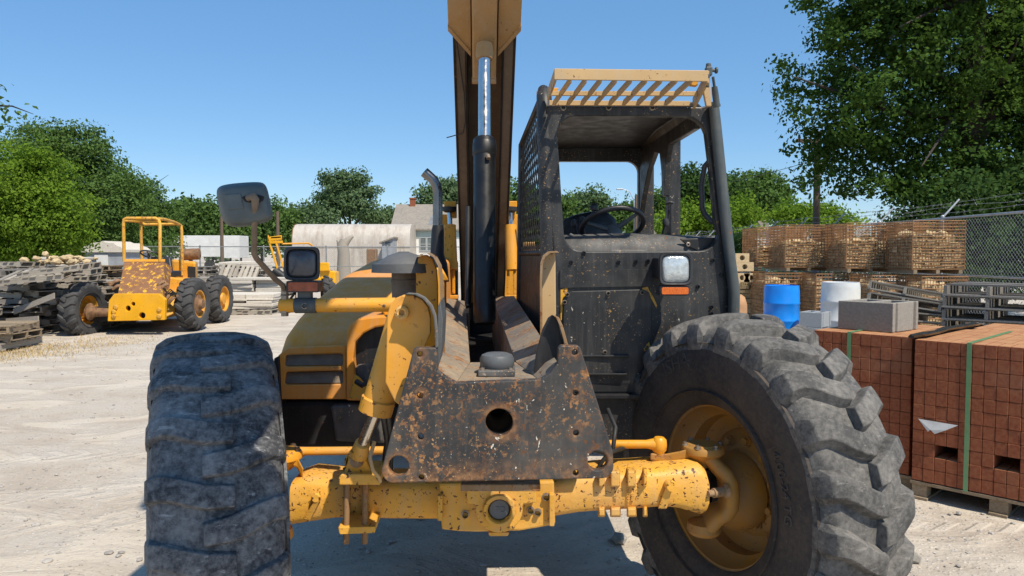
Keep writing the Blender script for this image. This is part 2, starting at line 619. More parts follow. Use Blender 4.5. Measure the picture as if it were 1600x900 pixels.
MAT['gravel'] = gravel()
MAT['pebble'] = stone('loose_pebbles', (.34, .31, .28), (.54, .50, .46), .5, 40)
# ================================================================== telehandler
TH = thing('telehandler', 'big worn yellow and black telehandler parked head on with its boom raised', 'telehandler', (-0.1, 4.3, 0))


def ML(pts, Y):
    return [M(x, y, Y) for x, y in pts]


def circ(cx, cy, r, Y, n=24):
    return [M(cx + r * math.cos(2 * PI * i / n), cy + r * math.sin(2 * PI * i / n), Y) for i in range(n)]


def rrect(x0, y0, x1, y1, r, Y, n=6):
    pts = []
    for cx, cy, a0 in ((x1 - r, y0 + r, -90), (x1 - r, y1 - r, 0), (x0 + r, y1 - r, 90), (x0 + r, y0 + r, 180)):
        for i in range(n + 1):
            a = math.radians(a0 + 90 * i / n)
            pts.append(M(cx + r * math.cos(a), cy + r * math.sin(a), Y))
    return pts


def arc(cx, cy, r, a0, a1, n=6):
    return [(cx + r * math.cos(math.radians(a0 + (a1 - a0) * i / n)), cy + r * math.sin(math.radians(a0 + (a1 - a0) * i / n))) for i in range(n + 1)]


# ---------------------------------------------------------------- nose plate
YP = 2.20
outline = ([(646, 546), (649, 543), (680, 543), (683, 546), (684, 579)] + [(698, 590), (713, 598), (845, 593), (860, 583), (871, 568)] +
           [(873, 544), (876, 540), (903, 540), (907, 543)] + [(958, 706)] + arc(940, 729, 19, -10, 95, 7) + arc(615, 736, 19, 90, 205, 7))
holes = [circ(780, 660, 21.5, YP, 32), circ(622.7, 728.5, 16, YP), circ(934, 720, 15.5, YP),
         circ(656, 618.5, 4.6, YP, 12), circ(657.4, 683, 4.6, YP, 12), circ(658.3, 746.3, 4.4, YP, 12), circ(899.5, 614, 4.6, YP, 12),
         circ(900, 677, 4.6, YP, 12), circ(899.5, 739.5, 4.4, YP, 12), circ(655.5, 553.5, 4.2, YP, 12), circ(898, 550.5, 4.6, YP, 12)]
ORG = V((-0.1, 4.3, 0))
HAL = []
for hx, hy, hr in ((780, 660, .041), (622.7, 728.5, .031), (934, 720, .03), (656, 618.5, .009), (657.4, 683, .009), (658.3, 746.3, .009), (899.5, 614, .009), (900, 677, .009), (899.5, 739.5, .009), (655.5, 553.5, .009), (898, 550.5, .009)):
    q = M(hx, hy, YP) - ORG
    HAL.append((q.x, q.z, hr))
ZB = M(780, 753, YP).z
MAT['black_plate'] = paint('black_worn_plate', (.030, .030, .032), 1.0, 1.05, .45, dustcol=(.15, .135, .115), rough=.5, specks=.9, chipcol=(.13, .055, .024), rs=4.6, halos=HAL, zband=(ZB, ZB + .075))
mb = MB().prism(ML(outline, YP), BACK * .032, holes)
nose = mb.build('nose_plate', MAT['black_plate'], TH, bevel=.004)
# the pipe that the middle hole opens into
c0 = M(780, 660, YP) + BACK * .0325
MB().lathe([(.058, 0), (.058, .30), (.050, .30), (.0425, .29), (.0425, 0)], c0, BACK, 32, wrap=True).build('hitch_tube', MAT['black'], nose, smooth=40)
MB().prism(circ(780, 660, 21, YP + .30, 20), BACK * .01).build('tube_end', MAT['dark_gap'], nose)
# lower lip with a bare edge
mb = MB().box((M(783, 757, 2.262) + BACK * .03), (.245, .13, .022))
mb.build('lower_lip', MAT['rusty_edge'], nose, bevel=.003)

# ---------------------------------------------------------------- chassis frame, deck
MBX = MB()
zt = 1.205
XR = lambda x, y: V((x - YAW * (y - 2.8), y, 0))      # machine frame to world


def mach(x, y, z):
    return V((x - YAW * (y - 2.8), y, z))


Rz = Matrix.Rotation(YAW, 3, 'Z')
for sx in (-.215, .285):      # two long rails
    MBX.box(mach(sx + 0.0, 4.95, 1.06), (.03, 3.4, .26), Rz)
MBX.box(mach(.035, 4.6, .93), (.52, 4.1, .03), Rz)
MBX.box(mach(.035, 6.4, 1.0), (.56, .5, .5), Rz)
chassis = MBX.build('chassis_frame', MAT['black'], TH, bevel=.004)
# deck plates: front strip, left and right strips
dk = MB()
fr = [M(684, 580, 2.233), M(713, 598, 2.233), M(845, 593.5, 2.233), M(872, 567, 2.233)]
lz = fr[1].z
pl = [(V((fr[1].x, fr[1].y, lz))), (V((fr[2].x, fr[2].y, lz + .002)))]
il0, il1 = M(735, 566, 2.62), M(727, 470, 5.6)
ir0, ir1 = M(806, 566, 2.62), M(769, 464, 5.6)
ol0, ol1 = fr[0] + V((0, .02, 0)), M(699, 466, 4.6)
or0, or1 = fr[3] + V((0, .02, 0)), M(803, 462, 4.8)


def slab(mbd, pts, t=.014):
    mbd.prism(pts, V((0, 0, -t)))


slab(dk, [pl[0], pl[1], ir0, il0])
slab(dk, [fr[0] + V((0, .003, 0)), pl[0] + V((-.001, 0, 0)), il0 + V((-.001, 0, 0)), il1, ol1])
slab(dk, [pl[1] + V((.001, 0, 0)), fr[3] + V((0, .003, 0)), or1, ir1, ir0 + V((.001, 0, 0))])
# inner walls of the trough
for a, b_ in ((il0, il1), (ir0, ir1)):
    d = V((-.008 if a is il0 else .008, 0, 0))
    q = [a + V((0, 0, -.016)), b_ + V((0, 0, -.016)), b_ + V((0, 0, -.42)), a + V((0, 0, -.42))]
    dk.prism(q, d)
dk.prism([il0 + V((0, .01, -.016)), ir0 + V((0, .01, -.016)), ir0 + V((0, .01, -.4)), il0 + V((0, .01, -.4))], V((0, -.008, 0)))
deck = dk.build('deck_plate', MAT['deck'], TH, bevel=.002)
# raised tank cap on the front deck
cp = M(776, 580, 2.33)
cp.z = lz
bx = MB().box(cp + V((0, .06, .012)), (.118, .14, .02))
cap = bx.build('cap_base', MAT['black_dusty'], TH, bevel=.004)
MB().lathe([(.0, .0), (.052, 0), (.056, .008), (.056, .028), (.05, .04), (.036, .046), (.0, .046)], cp + V((0, .062, .023)), (0, 0, 1), 36).build('cap_lid', MAT['plastic_grey'], cap, smooth=40)
for dx in (-.045, .045):
    MB().bolt(cp + V((dx, .005, .022)), (0, 0, 1), .007, .008).build('bolt', MAT['bolt'], cap)

# side gussets beside the nose plate
mb = MB().prism(ML([(834, 582), (838, 552), (848, 515), (857, 497), (864, 492), (871, 499), (880, 540), (874, 541), (870, 578)], 2.34), BACK * .02)
gus = mb.build('side_gusset', MAT['black'], TH, bevel=.002)
mb = MB()
edge = [(862, 492), (868, 495), (874, 508), (880, 530), (883, 541)]
mb.loft([[M(x, y, 2.30), M(x + 5.5, y + 1, 2.30), M(x + 5.5, y + 1, 2.40), M(x, y, 2.40)] for x, y in edge])
mb.build('gusset_edge', MAT['rusty_edge'], gus, bevel=.002)
mb = MB().prism(ML([(683, 545), (684, 578), (690, 545), (692, 500), (688, 470), (684, 480)], 2.30), BACK * .25)
mb.build('side_gusset', MAT['plastic_grey'], TH, bevel=.003)

# upright ears left and right of the trough
mb = MB().prism(ML([(653, 404), (657, 399), (667, 398), (676, 405), (682, 420), (684, 445), (685, 560), (650, 560), (650, 430)], 2.72), BACK * .03)
ear = mb.build('frame_ear', MAT['yellow'], TH, bevel=.004)
path = [(651, 402), (657, 397), (667, 396), (677, 402), (684, 415), (687, 435), (688, 470), (690, 560)]
mb = MB().loft([[M(x, y, 2.60), M(x + 6, y - 1, 2.60), M(x + 6, y - 1, 2.76), M(x, y, 2.76)] for x, y in path])
mb.build('ear_flange', MAT['rusty_edge'], ear, bevel=.003)
mb = MB().prism(ML([(846, 412), (849, 399), (858, 395), (868, 395), (869, 490), (866, 505), (850, 537), (846, 537)], 2.62), BACK * .03)
ear = mb.build('frame_ear', MAT['tan_paint'], TH, bevel=.004)
path = [(870, 392), (856, 393), (848, 399), (844, 411), (843, 440), (844, 538)]
mb = MB().loft([[M(x, y, 2.54), M(x + 4, y + 3, 2.54), M(x + 4, y + 3, 2.68), M(x, y, 2.68)] for x, y in path])
mb.build('ear_flange', MAT['rusty_edge'], ear, bevel=.002)

# ---------------------------------------------------------------- front axle
YA = 2.66
st = [(452, 756, 826), (476, 747, 822), (520, 752, 815), (548, 755, 814), (600, 756, 816), (690, 755, 817), (868, 752, 812), (905, 745, 806), (945, 741, 803),
      (1000, 738, 800), (1036, 735, 797), (1060, 733, 799), (1085, 729, 806), (1098, 731, 810), (1106, 738, 806), (1109, 750, 796)]


def axle_ring(px, yt, yb, Yf=YA, dep=.24):
    a, b_ = M(px, yt, Yf), M(px, yb, Yf)
    h = (a.z - b_.z) / 2
    cz = (a.z + b_.z) / 2
    out = []
    n = 20
    for i in range(n):
        t = 2 * PI * i / n
        cx, sx = math.cos(t), math.sin(t)
        e = .42
        out.append(V((a.x, 0, cz + h * math.copysign(abs(sx) ** e, sx))) + V((0, a.y + dep / 2 + dep / 2 * math.copysign(abs(cx) ** e, cx), 0)))
    return out


axle = MB().loft([axle_ring(*s) for s in st]).build('axle_beam', MAT['yellow_axle'], TH, bevel=0, smooth=45)
# cast ribs on the long right arm
for x0, x1 in ((934, 946), (953, 970), (979, 995), (1004, 1012)):
    for (ya, yb) in ((729, 760), (787, 806)):
        p = [M(x0 + 2, yb, 2.632), M(x1 - 2, yb, 2.632), M(x1 - 2, ya + 8, 2.632), M(x0 + 2, ya + 8, 2.632)]
        q = [M(x0, yb + (0 if ya < 770 else 2), 2.70), M(x1, yb + (0 if ya < 770 else 2), 2.70), M(x1, ya, 2.72), M(x0, ya, 2.72)]
        MB().hexa(p + q).build('cast_rib', MAT['yellow_axle'], axle, bevel=.004)
# cast numbers between the ribs, standing on their sides
for s, px, py, sz in (('612350', 984, 784, .017), ('0911', 991, 783, .017), ('AS', 965, 780, .018), ('1 1', 939, 786, .016)):
    vs, fs = text_faces(s, sz, .0018)
    o = M(px, py, 2.654)
    MB().add([o + V((-v.y, -v.z, v.x)) for v in vs], fs).build('cast_numbers', MAT['yellow_axle'], axle)

# differential housing
mb = MB()
A = [(687, 752), (729, 752), (729, 829), (689, 826)]
mb.prism(ML([(686, 756), (866, 752), (868, 820), (848, 824), (812, 830), (745, 832), (718, 831), (690, 828)], 2.60), BACK * .34)
diff = mb.build('differential_housing', MAT['yellow_axle'], axle, bevel=.008)
mb = MB()
body = [(729, 764), (838, 763), (838, 786), (818, 788)] + arc(780, 796, 37, -8, 188, 16) + [(742, 788), (729, 787)]
mb.prism(ML(body, 2.555), BACK * .06, [circ(780, 796, 19, 2.555, 24)])
mb.prism(ML([(763, 832), (796, 832), (794, 838), (764, 838)], 2.57), BACK * .1)
mb.build('trunnion_cover', MAT['yellow_axle'], diff, bevel=.005)
ce = M(780, 796, 2.555)
MB().lathe([(.0405, .02), (.0405, -.014), (.045, -.020), (.055, -.020), (.058, -.012), (.058, .0)], ce, BACK, 40).build('trunnion_ring', MAT['yellow_axle'], diff, smooth=40)
MB().lathe([(0, -.002), (.033, -.002), (.038, .004), (.0405, .012), (.0405, .03), (0, .03)], ce, BACK, 32).build('pin_cap', MAT['plastic_grey'], diff, smooth=40)
vs, fs = text_faces('17D', .030, .0012)
MB().add([ce + V((v.x - .029, -.003 - v.z, v.y - .010)) for v in vs], fs).build('cap_marks', MAT['plastic_grey'], diff)
mb = MB()
for px, py in ((727, 803), (829, 797), (853, 776), (840, 800)):
    MB().bolt(M(px, py, 2.60 if px > 840 or px < 728 else 2.6), -BACK, .010, .018).build('bolt', MAT['bolt'], diff, smooth=30)
for px, y0, y1 in ((862, 770, 821), (688, 772, 812)):
    MB().box((M(px, (y0 + y1) / 2, 2.585)), (.018, .03, (y1 - y0) * 2.6 / F_PX)).build('housing_flange', MAT['yellow_axle'], diff, bevel=.003)

# axle stop and bracket clamp on the left
ck = MB().prism(ML([(529, 746), (534, 741), (590, 741), (594, 746), (594, 758), (530, 758)], 2.50), BACK * .17).build('clamp_plate', MAT['yellow_axle'], axle, bevel=.004)
MB().prism(ML([(536, 742), (546, 713)] + arc(557.5, 715, 15, 195, 345, 8) + [(570, 716), (583, 742)], 2.53), BACK * .028).build('clevis_ear', MAT['yellow'], ck, bevel=.004)
MB().prism(ML([(536, 742), (546, 713)] + arc(557.5, 715, 15, 195, 345, 8) + [(570, 716), (583, 742)], 2.62), BACK * .028).build('clevis_ear', MAT['yellow'], ck, bevel=.004)
MB().lathe([(0, -.018), (.012, -.018), (.013, -.014), (.022, -.012), (.024, 0), (.024, .13), (0, .13)], M(557.5, 720, 2.53), BACK, 24).build('pin', MAT['rusty_edge'], ck, smooth=35)
MB().prism(ML([(528, 824), (586, 823), (586, 833), (530, 835)], 2.52), BACK * .16).build('clamp_bar', MAT['yellow_axle'], ck, bevel=.004)
for px in (542, 571):
    for Y in (2.545, 2.645 + .0):
        r = MB().cyl(M(px, 742, Y), M(px - 1, 849, Y), .0105, n=14).build('clamp_rod', MAT['rusty_edge'], ck, smooth=40)
    MB().bolt(M(px, 741, 2.545), (0, 0, 1), .014, .022).build('bolt', MAT['bolt'], ck, smooth=30)
# tie rods
def rod(p0, p1, r, name, mat, parent):
    return MB().tube([p0, p1], r, 16).build(name, mat, parent, smooth=50)


tr = MB().tube([M(452, 708, 2.86), M(470, 707, 2.84), M(476, 705, 2.84), M(700, 703, 2.84)], [.022, .022, .0165, .0165], 16).build('tie_rod', MAT['yellow'], TH, smooth=50)
tr = MB().tube([M(860, 694, 2.80), M(1010, 694, 2.80), M(1018, 694, 2.8), M(1028, 694, 2.8), M(1036, 694, 2.8)], [.0165, .0165, .021, .026, .022], 16).build('tie_rod', MAT['yellow'], TH, smooth=50)
MB().lathe([(0, .03), (.018, .03), (.028, .02), (.03, 0), (.028, -.02), (.02, -.03), (.02, -.07), (0, -.07)], M(1030, 695, 2.8), (0, 0, 1), 20).build('ball_joint', MAT['yellow'], tr, smooth=40)
# hoses over the axle
mb = MB()
mb.tube([M(585, 690, 2.5), M(578, 715, 2.47), (M(583, 735, 2.46)), M(592, 745, 2.47), M(594, 752, 2.5)], .007, 8)
mb.build('grease_hose', MAT['tan_paint'], TH, smooth=60)

for pts_ in ([(604, 600, 2.6), (598, 650, 2.62), (604, 690, 2.64), (598, 735, 2.7), (606, 752, 2.74)], [(612, 610, 2.62), (606, 655, 2.64), (612, 700, 2.66), (610, 745, 2.72)],
             [(950, 640, 2.9), (962, 668, 2.75), (958, 700, 2.72), (940, 722, 2.74), (930, 742, 2.74)], [(905, 690, 2.7), (925, 702, 2.64), (950, 708, 2.66), (975, 700, 2.8)]):
    MB().tube([M(*q_) for q_ in pts_], .0085, 8).build('hydraulic_hose', MAT['rubber_hose'], TH, smooth=60)
mb = MB()
for px, py, h_ in ((1048, 752, 8), (1000, 735, 5), (496, 776, 6)):
    mb.lathe([(0, -.02), (.016, -.02), (.018, -.012), (.018, .02), (0, .02)], M(px, py, 2.66), BACK, 12)
MB().hexa([M(1028, 795, 2.655), M(1042, 795, 2.655), M(1050, 764, 2.635), M(1040, 762, 2.635), M(1028, 795, 2.70), M(1042, 795, 2.70), M(1050, 764, 2.70), M(1040, 762, 2.70)]).build('cast_web', MAT['yellow_axle'], axle, bevel=.004)
MB().lathe([(0, -.03), (.017, -.03), (.020, -.022), (.020, .04), (0, .04)], M(1046, 757, 2.655), BACK, 16).build('stop_boss', MAT['yellow_axle'], axle, smooth=40)
MB().lathe([(0, -.02), (.014, -.02), (.017, -.014), (.017, .04), (0, .04)], M(495, 776, 2.655), BACK, 16).build('stop_boss', MAT['yellow_axle'], axle, smooth=40)
MB().hexa([M(474, 812, 2.655), M(484, 814, 2.655), M(500, 782, 2.635), M(492, 780, 2.635), M(474, 812, 2.70), M(484, 814, 2.70), M(500, 782, 2.70), M(492, 780, 2.70)]).build('cast_web', MAT['yellow_axle'], axle, bevel=.004)

# ---------------------------------------------------------------- wheels
def wheel(cx, cy, cz, R, steer, side, lug_h, mats, lugs=22, worn=0.0, chev=.48, over=.04, name='front_wheel', text=None, seed=1, parent=TH, hub=True, W=.375, rr=.325):
    """side +1: outboard is +x side of the machine."""
    s = math.radians(steer)
    f = V((math.sin(s), -math.cos(s), 0))
    out = V((math.cos(s), math.sin(s), 0)) * side
    up = V((0, 0, 1))
    C = V((cx, cy, cz))
    hw = W / 2
    Rb = R - lug_h

    def pt(th, y, r):
        return C + out * y + (f * math.cos(th) + up * math.sin(th)) * r

    rg = random.Random(seed)
    # body
    prof = [(-hw * .72, rr - .005), (-hw * .86, rr + .012), (-hw * .97, rr + .09), (-hw, rr + .17), (-hw * .97, Rb - .10), (-hw * .90, Rb - .045), (-hw * .76, Rb - .018), (-hw * .35, Rb - .003),
            (0, Rb), (hw * .35, Rb - .003), (hw * .76, Rb - .018), (hw * .90, Rb - .045), (hw * .97, Rb - .10), (hw, rr + .17), (hw * .97, rr + .09), (hw * .86, rr + .012), (hw * .72, rr - .005)]
    n = 96
    rim_prof = []
    w = MB()
    # rim: flange, stepped barrel, dished centre
    rp = [(rr + .022, -hw * .80), (rr + .024, -hw * .74), (rr + .004, -hw * .70), (rr - .012, -hw * .66), (rr - .02, -hw * .40), (rr - .05, -hw * .25), (rr - .055, hw * .05), (rr - .085, hw * .16), (rr - .11, hw * .18),
          (rr - .13, hw * .1), (rr - .19, hw * .08), (rr - .20, hw * .02), (.05, hw * .0), (0.0, hw * .0)]
    w.lathe([(r, h) for r, h in rp], C, out, 64)
    w.lathe([(rr - .055, hw * .12), (rr - .02, hw * .40), (rr - .01, hw * .66), (rr + .006, hw * .72), (rr + .026, hw * .76), (rr + .022, hw * .82), (rr - .02, hw * .80), (rr - .03, hw * .42), (rr - .08, hw * .25), (.16, hw * .25), (.13, hw * .75), (0, hw * .8)], C, out, 48)
    wo = w.build(name, mats[2], parent, smooth=38, org=C if parent is None else None)
    for k in range(10):
        bt = MB()
        a = 2 * PI * k / 10 + .2
        p = pt(a, hw * .09, rr - .155)
        bt.lathe([(0, 0), (.021, 0), (.021, .008), (.016, .009), (.016, .026), (0, .027)], p, -out, 6)
        if R > .6 and name == 'front_wheel':
            bt.build('wheel_bolt', mats[2], wo, smooth=30)
    t = MB()
    rings = []
    for y, r in prof:
        rings.append([pt(2 * PI * j / n, y, r) for j in range(n)])
    t.loft(rings, True, False)
    tyre = t.build('tyre', [mats[1], mats[0]], wo, smooth=50)
    for p_ in tyre.data.polygons:
        if 4 <= min(v_ // n for v_ in p_.vertices) and max(v_ // n for v_ in p_.vertices) <= 12:
            p_.material_index = 1
    # lugs
    lg = MB()
    depth = lug_h + .022

    def top_r(y):
        a = abs(y) / hw
        if a < .72:
            return R - .012 * (a / .72) ** 2
        return R - .012 - (a - .72) * .115 * (hw / .19)
    for sd in (-1, 1):
        for k in range(lugs):
            th0 = 2 * PI * (k + (.5 if sd > 0 else 0)) / lugs
            us = [(1.005, .0, 1.0), (1.0, .0, 1.0), (.94, .0, 1.0), (.78, .01, 1.0), (.60, .06, 1.03), (.40, .14, 1.05), (.18, .21, 1.02), (-over, .25, .9)]
            wd = (.076 - .008 * worn) * R / .69 * 22 / lugs
            rings = []
            for i, (yy, sh, wf) in enumerate(us):
                y = yy * hw * sd
                if i == 0:
                    rt = R - .115
                elif i == 1:
                    rt = R - .075
                elif i == 2:
                    rt = R - .040
                else:
                    rt = top_r(y)
                rt -= worn * rg.uniform(0, .004)
                th = th0 - sh * chev * .69 / R
                hwid = wd * wf / 2 * (1 + worn * rg.uniform(-.06, .08))
                base = rt - depth * (1 if i > 2 else .8)
                rings.append([pt(th - (hwid + .028 - .014 * worn) / R, y - (.012 * sd if i < 2 else 0), base), pt(th - hwid / R, y, rt), pt(th - hwid * .35 / R, y, rt + .001), pt(th + hwid * .35 / R, y, rt + .001), pt(th + hwid / R, y, rt), pt(th + (hwid + .028 - .014 * worn) / R, y - (.012 * sd if i < 2 else 0), base)])
            lg.loft(rings, True, True)
    lugo = lg.build('tread', mats[0], wo, bevel=.0035 if lug_h > .022 else .003, seg=2, smooth=24)
    # raised writing on the inboard sidewall, and raised rings
    rg2 = MB()
    for rad in (rr + .055, Rb - .075):
        y = -hw * (.965 if rad < .5 else .975)
        rg2.lathe([(rad - .003, -y - .004), (rad, -y + .006), (rad + .003, -y - .004)], C, -out, 96)
    rg2.build('sidewall_ring', mats[1], wo, smooth=60)
    if text:
        for s_, mid_deg, rad, size in text:
            vs, fs = text_faces(s_, size, .003)
            wmax = max(v.x for v in vs)
            vv = []
            for v in vs:
                # text reads clockwise when seen from the inboard side
                a = math.radians(mid_deg) - (-1) * 0
                th = math.radians(mid_deg) - (v.x - wmax / 2) / rad * (-1 if True else 1) * (-1)
                r = rad + v.y
                # sidewall surface there
                yy = np.interp(r, [rr + .012, rr + .09, rr + .17, Rb - .10, Rb - .045], [hw * .86, hw * .97, hw, hw * .97, hw * .90])
                vv.append(pt(th, -(yy + .002 + v.z), r))
            MB().add(vv, fs).build('sidewall_lettering', MAT['tyre_letter'], wo)
    return wo, pt, f, out, C


TM = (MAT['tyre_tread'], MAT['tyre_wall'], MAT['yellow_rim'])
TMW = (MAT['tyre_worn'], MAT['tyre_worn'], MAT['yellow_rim'])
wR, ptR, fR, oR, cR = wheel(.925, 2.93, .682, .682, 24, 1, .036, TM, 22, .0, text=[('14.00-24 TG', 18, .425, .052), ('ISHA', 112, .475, .085)], seed=3)
wL, ptL, fL, oL, cL = wheel(-1.085, 2.66, .658, .658, 23, -1, .020, TMW, 21, 1.0, chev=.30, seed=7, W=.40, over=.22)
wheel(.86, 6.15, .69, .69, 2.6, 1, .036, TM, 22, .1, name='rear_wheel', seed=5)
wheel(-1.16, 6.1, .66, .66, 2.6, -1, .03, TM, 22, .3, name='rear_wheel', seed=9)
mb = MB().cyl(mach(-.9, 6.12, .68), mach(.95, 6.12, .68), .10)
mb.build('rear_axle', MAT['yellow_axle'], TH, smooth=40)

# steering knuckles: a C-shaped yoke from the kingpin cap round to the wheel hub
def knuckle(top, mid, bot, hub, hub_dir, mat):
    ctl = [top, top.lerp(mid, .55) + (top - bot) * .10, mid + (top - bot) * .16, mid - (top - bot) * .16, bot.lerp(mid, .55) - (top - bot) * .06, bot]
    path = []
    for i in range(13):
        x_ = i / 12 * 5
        k_ = min(int(x_), 4)
        u_k = x_ - k_
        p0, p1, p2, p3 = ctl[max(k_ - 1, 0)], ctl[k_], ctl[k_ + 1], ctl[min(k_ + 2, 5)]
        path.append(.5 * ((2 * p1) + (p2 - p0) * u_k + (2 * p0 - 5 * p1 + 4 * p2 - p3) * u_k ** 2 + (3 * p1 - p0 - 3 * p2 + p3) * u_k ** 3))
    rings = []
    for i, p in enumerate(path):
        t = i / 12
        tn = (path[min(i + 1, 12)] - path[max(i - 1, 0)]).normalized()
        side = tn.cross(V((0, 1, 0))).normalized()
        dep = side.cross(tn).normalized()
        w_, d_ = .026 + .006 * math.sin(PI * t), .055 + .02 * math.sin(PI * t)
        rings.append([p + side * w_ * math.copysign(abs(math.cos(q)) ** .6, math.cos(q)) + dep * d_ * math.copysign(abs(math.sin(q)) ** .6, math.sin(q)) for q in [2 * PI * k / 16 for k in range(16)]])
    o = MB().loft(rings).build('steering_knuckle', mat, TH, smooth=50)
    MB().lathe([(0, .034), (.06, .034), (.066, .028), (.078, .026), (.083, .018), (.083, .002), (.070, -.012), (.045, -.04), (0, -.04)], top, (0, 0, 1), 28).build('kingpin_cap', mat, o, smooth=38)
    for k in range(6):
        a = 2 * PI * k / 6
        b = MB()
        b.bolt(top + V((.067 * math.cos(a), .067 * math.sin(a), .026)), (0, 0, 1), .010, .014)
        b.build('cap_bolt', MAT['bolt'], o, smooth=30)
    MB().lathe([(0, .016), (.055, .016), (.068, 0), (.062, -.03), (0, -.05)], bot, (0, 0, -1), 24).build('kingpin_cap', mat, o, smooth=38)
    MB().lathe([(.11, -.02), (.15, .03), (.155, .09), (.135, .12), (.12, .2), (0, .2)], hub, hub_dir, 32).build('hub_housing', mat, o, smooth=38)
    return o


kt, kb = M(1098, 706, 2.80), M(1100, 827, 2.80)
kn = knuckle(kt, M(1136, 768, 2.76), kb, M(1128, 770, 2.86), oR, MAT['yellow_rim'])
MB().lathe([(0, -.05), (.011, -.05), (.013, -.03), (.018, -.028), (.018, .02), (.028, .03), (0, .05)], M(1124, 769, 2.67), V((.9, .35, 0)), 16).build('stop_bolt', MAT['rusty_edge'], kn, smooth=40)
mb = MB()
mb.loft([[M(x, y - h, Y), M(x, y + h, Y), M(x, y + h, Y + .07), M(x, y - h, Y + .07)] for x, y, h, Y in ((1016, 714, 6, 2.78), (1040, 716, 7, 2.78), (1062, 712, 7, 2.77), (1085, 706, 8, 2.76))])
mb.build('steering_arm', MAT['yellow_rim'], kn, bevel=.006)
# black plug standing in for the dark void at the axle end
MB().lathe([(.05, 0), (.085, .01), (.092, .03), (.07, .06), (.08, .09), (0, .10)], M(1104, 771, 2.86), V((1, .2, 0)), 28).build('void_plug', MAT['rubber_hose'], kn, smooth=50)
kt, kb = M(437, 716, 2.76), M(430, 838, 2.76)
kn = knuckle(kt, M(390, 775, 2.70), kb, M(405, 780, 2.70), oL, MAT['yellow'])
mb = MB()
mb.loft([[M(x, y - h, Y), M(x, y + h, Y), M(x, y + h, Y + .07), M(x, y - h, Y + .07)] for x, y, h, Y in ((474, 742, 10, 2.70), (464, 722, 9, 2.72), (446, 714, 9, 2.72))])
mb.build('steering_arm', MAT['yellow'], kn, bevel=.006)

# ---------------------------------------------------------------- frame levelling cylinder, left
mp = ([(602, 598), (605, 492)] + [(609, 477), (618, 466), (630, 461), (645, 461), (660, 468), (669, 480), (673, 497), (673, 520), (660, 552), (640, 582), (625, 634), (617, 628)])
mount = MB().prism(ML(mp, 2.29), BACK * .028).build('cylinder_mount', MAT['yellow'], TH, bevel=.004)
path = [(633, 460), (648, 461), (660, 467), (671, 479), (677, 495), (679, 515), (680, 545)]
MB().loft([[M(x, y, 2.20), M(x + 5, y - 3, 2.20), M(x + 5, y - 3, 2.36), M(x, y, 2.36)] for x, y in path]).build('mount_flange', MAT['black_dusty'], mount, bevel=.003)
MB().lathe([(0, -.004), (.008, -.004), (.009, -.018), (.014, -.022), (.021, -.018), (.022, 0), (.022, .2), (0, .2)], M(628.5, 488, 2.285), BACK, 24).build('pin', MAT['yellow_axle'], mount, smooth=40)
a, b_ = M(629, 490, 2.40), M(586, 644, 2.42)
d = (b_ - a).normalized()
cyl = MB().lathe([(0, -.03), (.038, -.02), (.044, 0), (.046, .02), (.050, (b_ - a).length - .05), (.056, (b_ - a).length - .045), (.056, (b_ - a).length), (.022, (b_ - a).length + .002)], a, d, 28).build('leveling_cylinder', MAT['yellow'], TH, smooth=40)
e_ = M(566, 694, 2.50)
MB().tube([b_, e_], .0185, 18).build('rod', MAT['chrome'], cyl, smooth=50)
MB().tube([e_ - (e_ - b_).normalized() * .005, M(562, 706, 2.52), M(557.5, 720, 2.585)], [.026, .030, .034], 16).build('rod_eye', MAT['yellow_axle'], cyl, smooth=50)
MB().lathe([(.034, -.024), (.040, -.018), (.040, .018), (.034, .024)], M(557.5, 720, 2.587), BACK, 24).build('rod_eye', MAT['yellow_axle'], cyl, smooth=40)

# ---------------------------------------------------------------- lamp arm, lamps, mirror
arm = MB().tube([M(437, 477.5, 2.45), M(438, 477.5, 2.45), M(618, 476, 2.45)], [.021, .0235, .0235], 20).build('lamp_arm', MAT['yellow'], TH, smooth=50)
mb = MB()
mb.lathe([(.0235, 0), (.026, .002), (.026, .07), (.0235, .072)], M(461, 477.2, 2.45), V((1, 0, 0)), 20)
mb.build('clamp_band', MAT['grey_steel'], arm, smooth=40)
MB().bolt(M(476, 478, 2.425), -BACK, .007, .008).build('bolt', MAT['bolt'], arm, smooth=30)
MB().tube([M(445, 452, 2.45), M(445, 494, 2.45)], [.012, .012], 10).build('bolt', MAT['bolt'], arm, smooth=30)
MB().lathe([(0, 0), (.018, 0), (.018, .014), (0, .014)], M(445, 489, 2.45), (0, 0, 1), 6).build('nut', MAT['bolt'], arm)
MB().bolt(M(600, 478, 2.427), -BACK, .004, .006).build('bolt', MAT['bolt'], arm, smooth=30)


def sup(x0, y0, x1, y1, Y, e=.32, n=36, k=1.0):
    cx, cy, hx, hy = (x0 + x1) / 2, (y0 + y1) / 2, (x1 - x0) / 2 * k, (y1 - y0) / 2 * k
    out = []
    for i in range(n):
        t = 2 * PI * i / n
        c, s_ = math.cos(t), math.sin(t)
        out.append(M(cx + hx * math.copysign(abs(c) ** e, c), cy + hy * math.copysign(abs(s_) ** e, s_), Y))
    return out


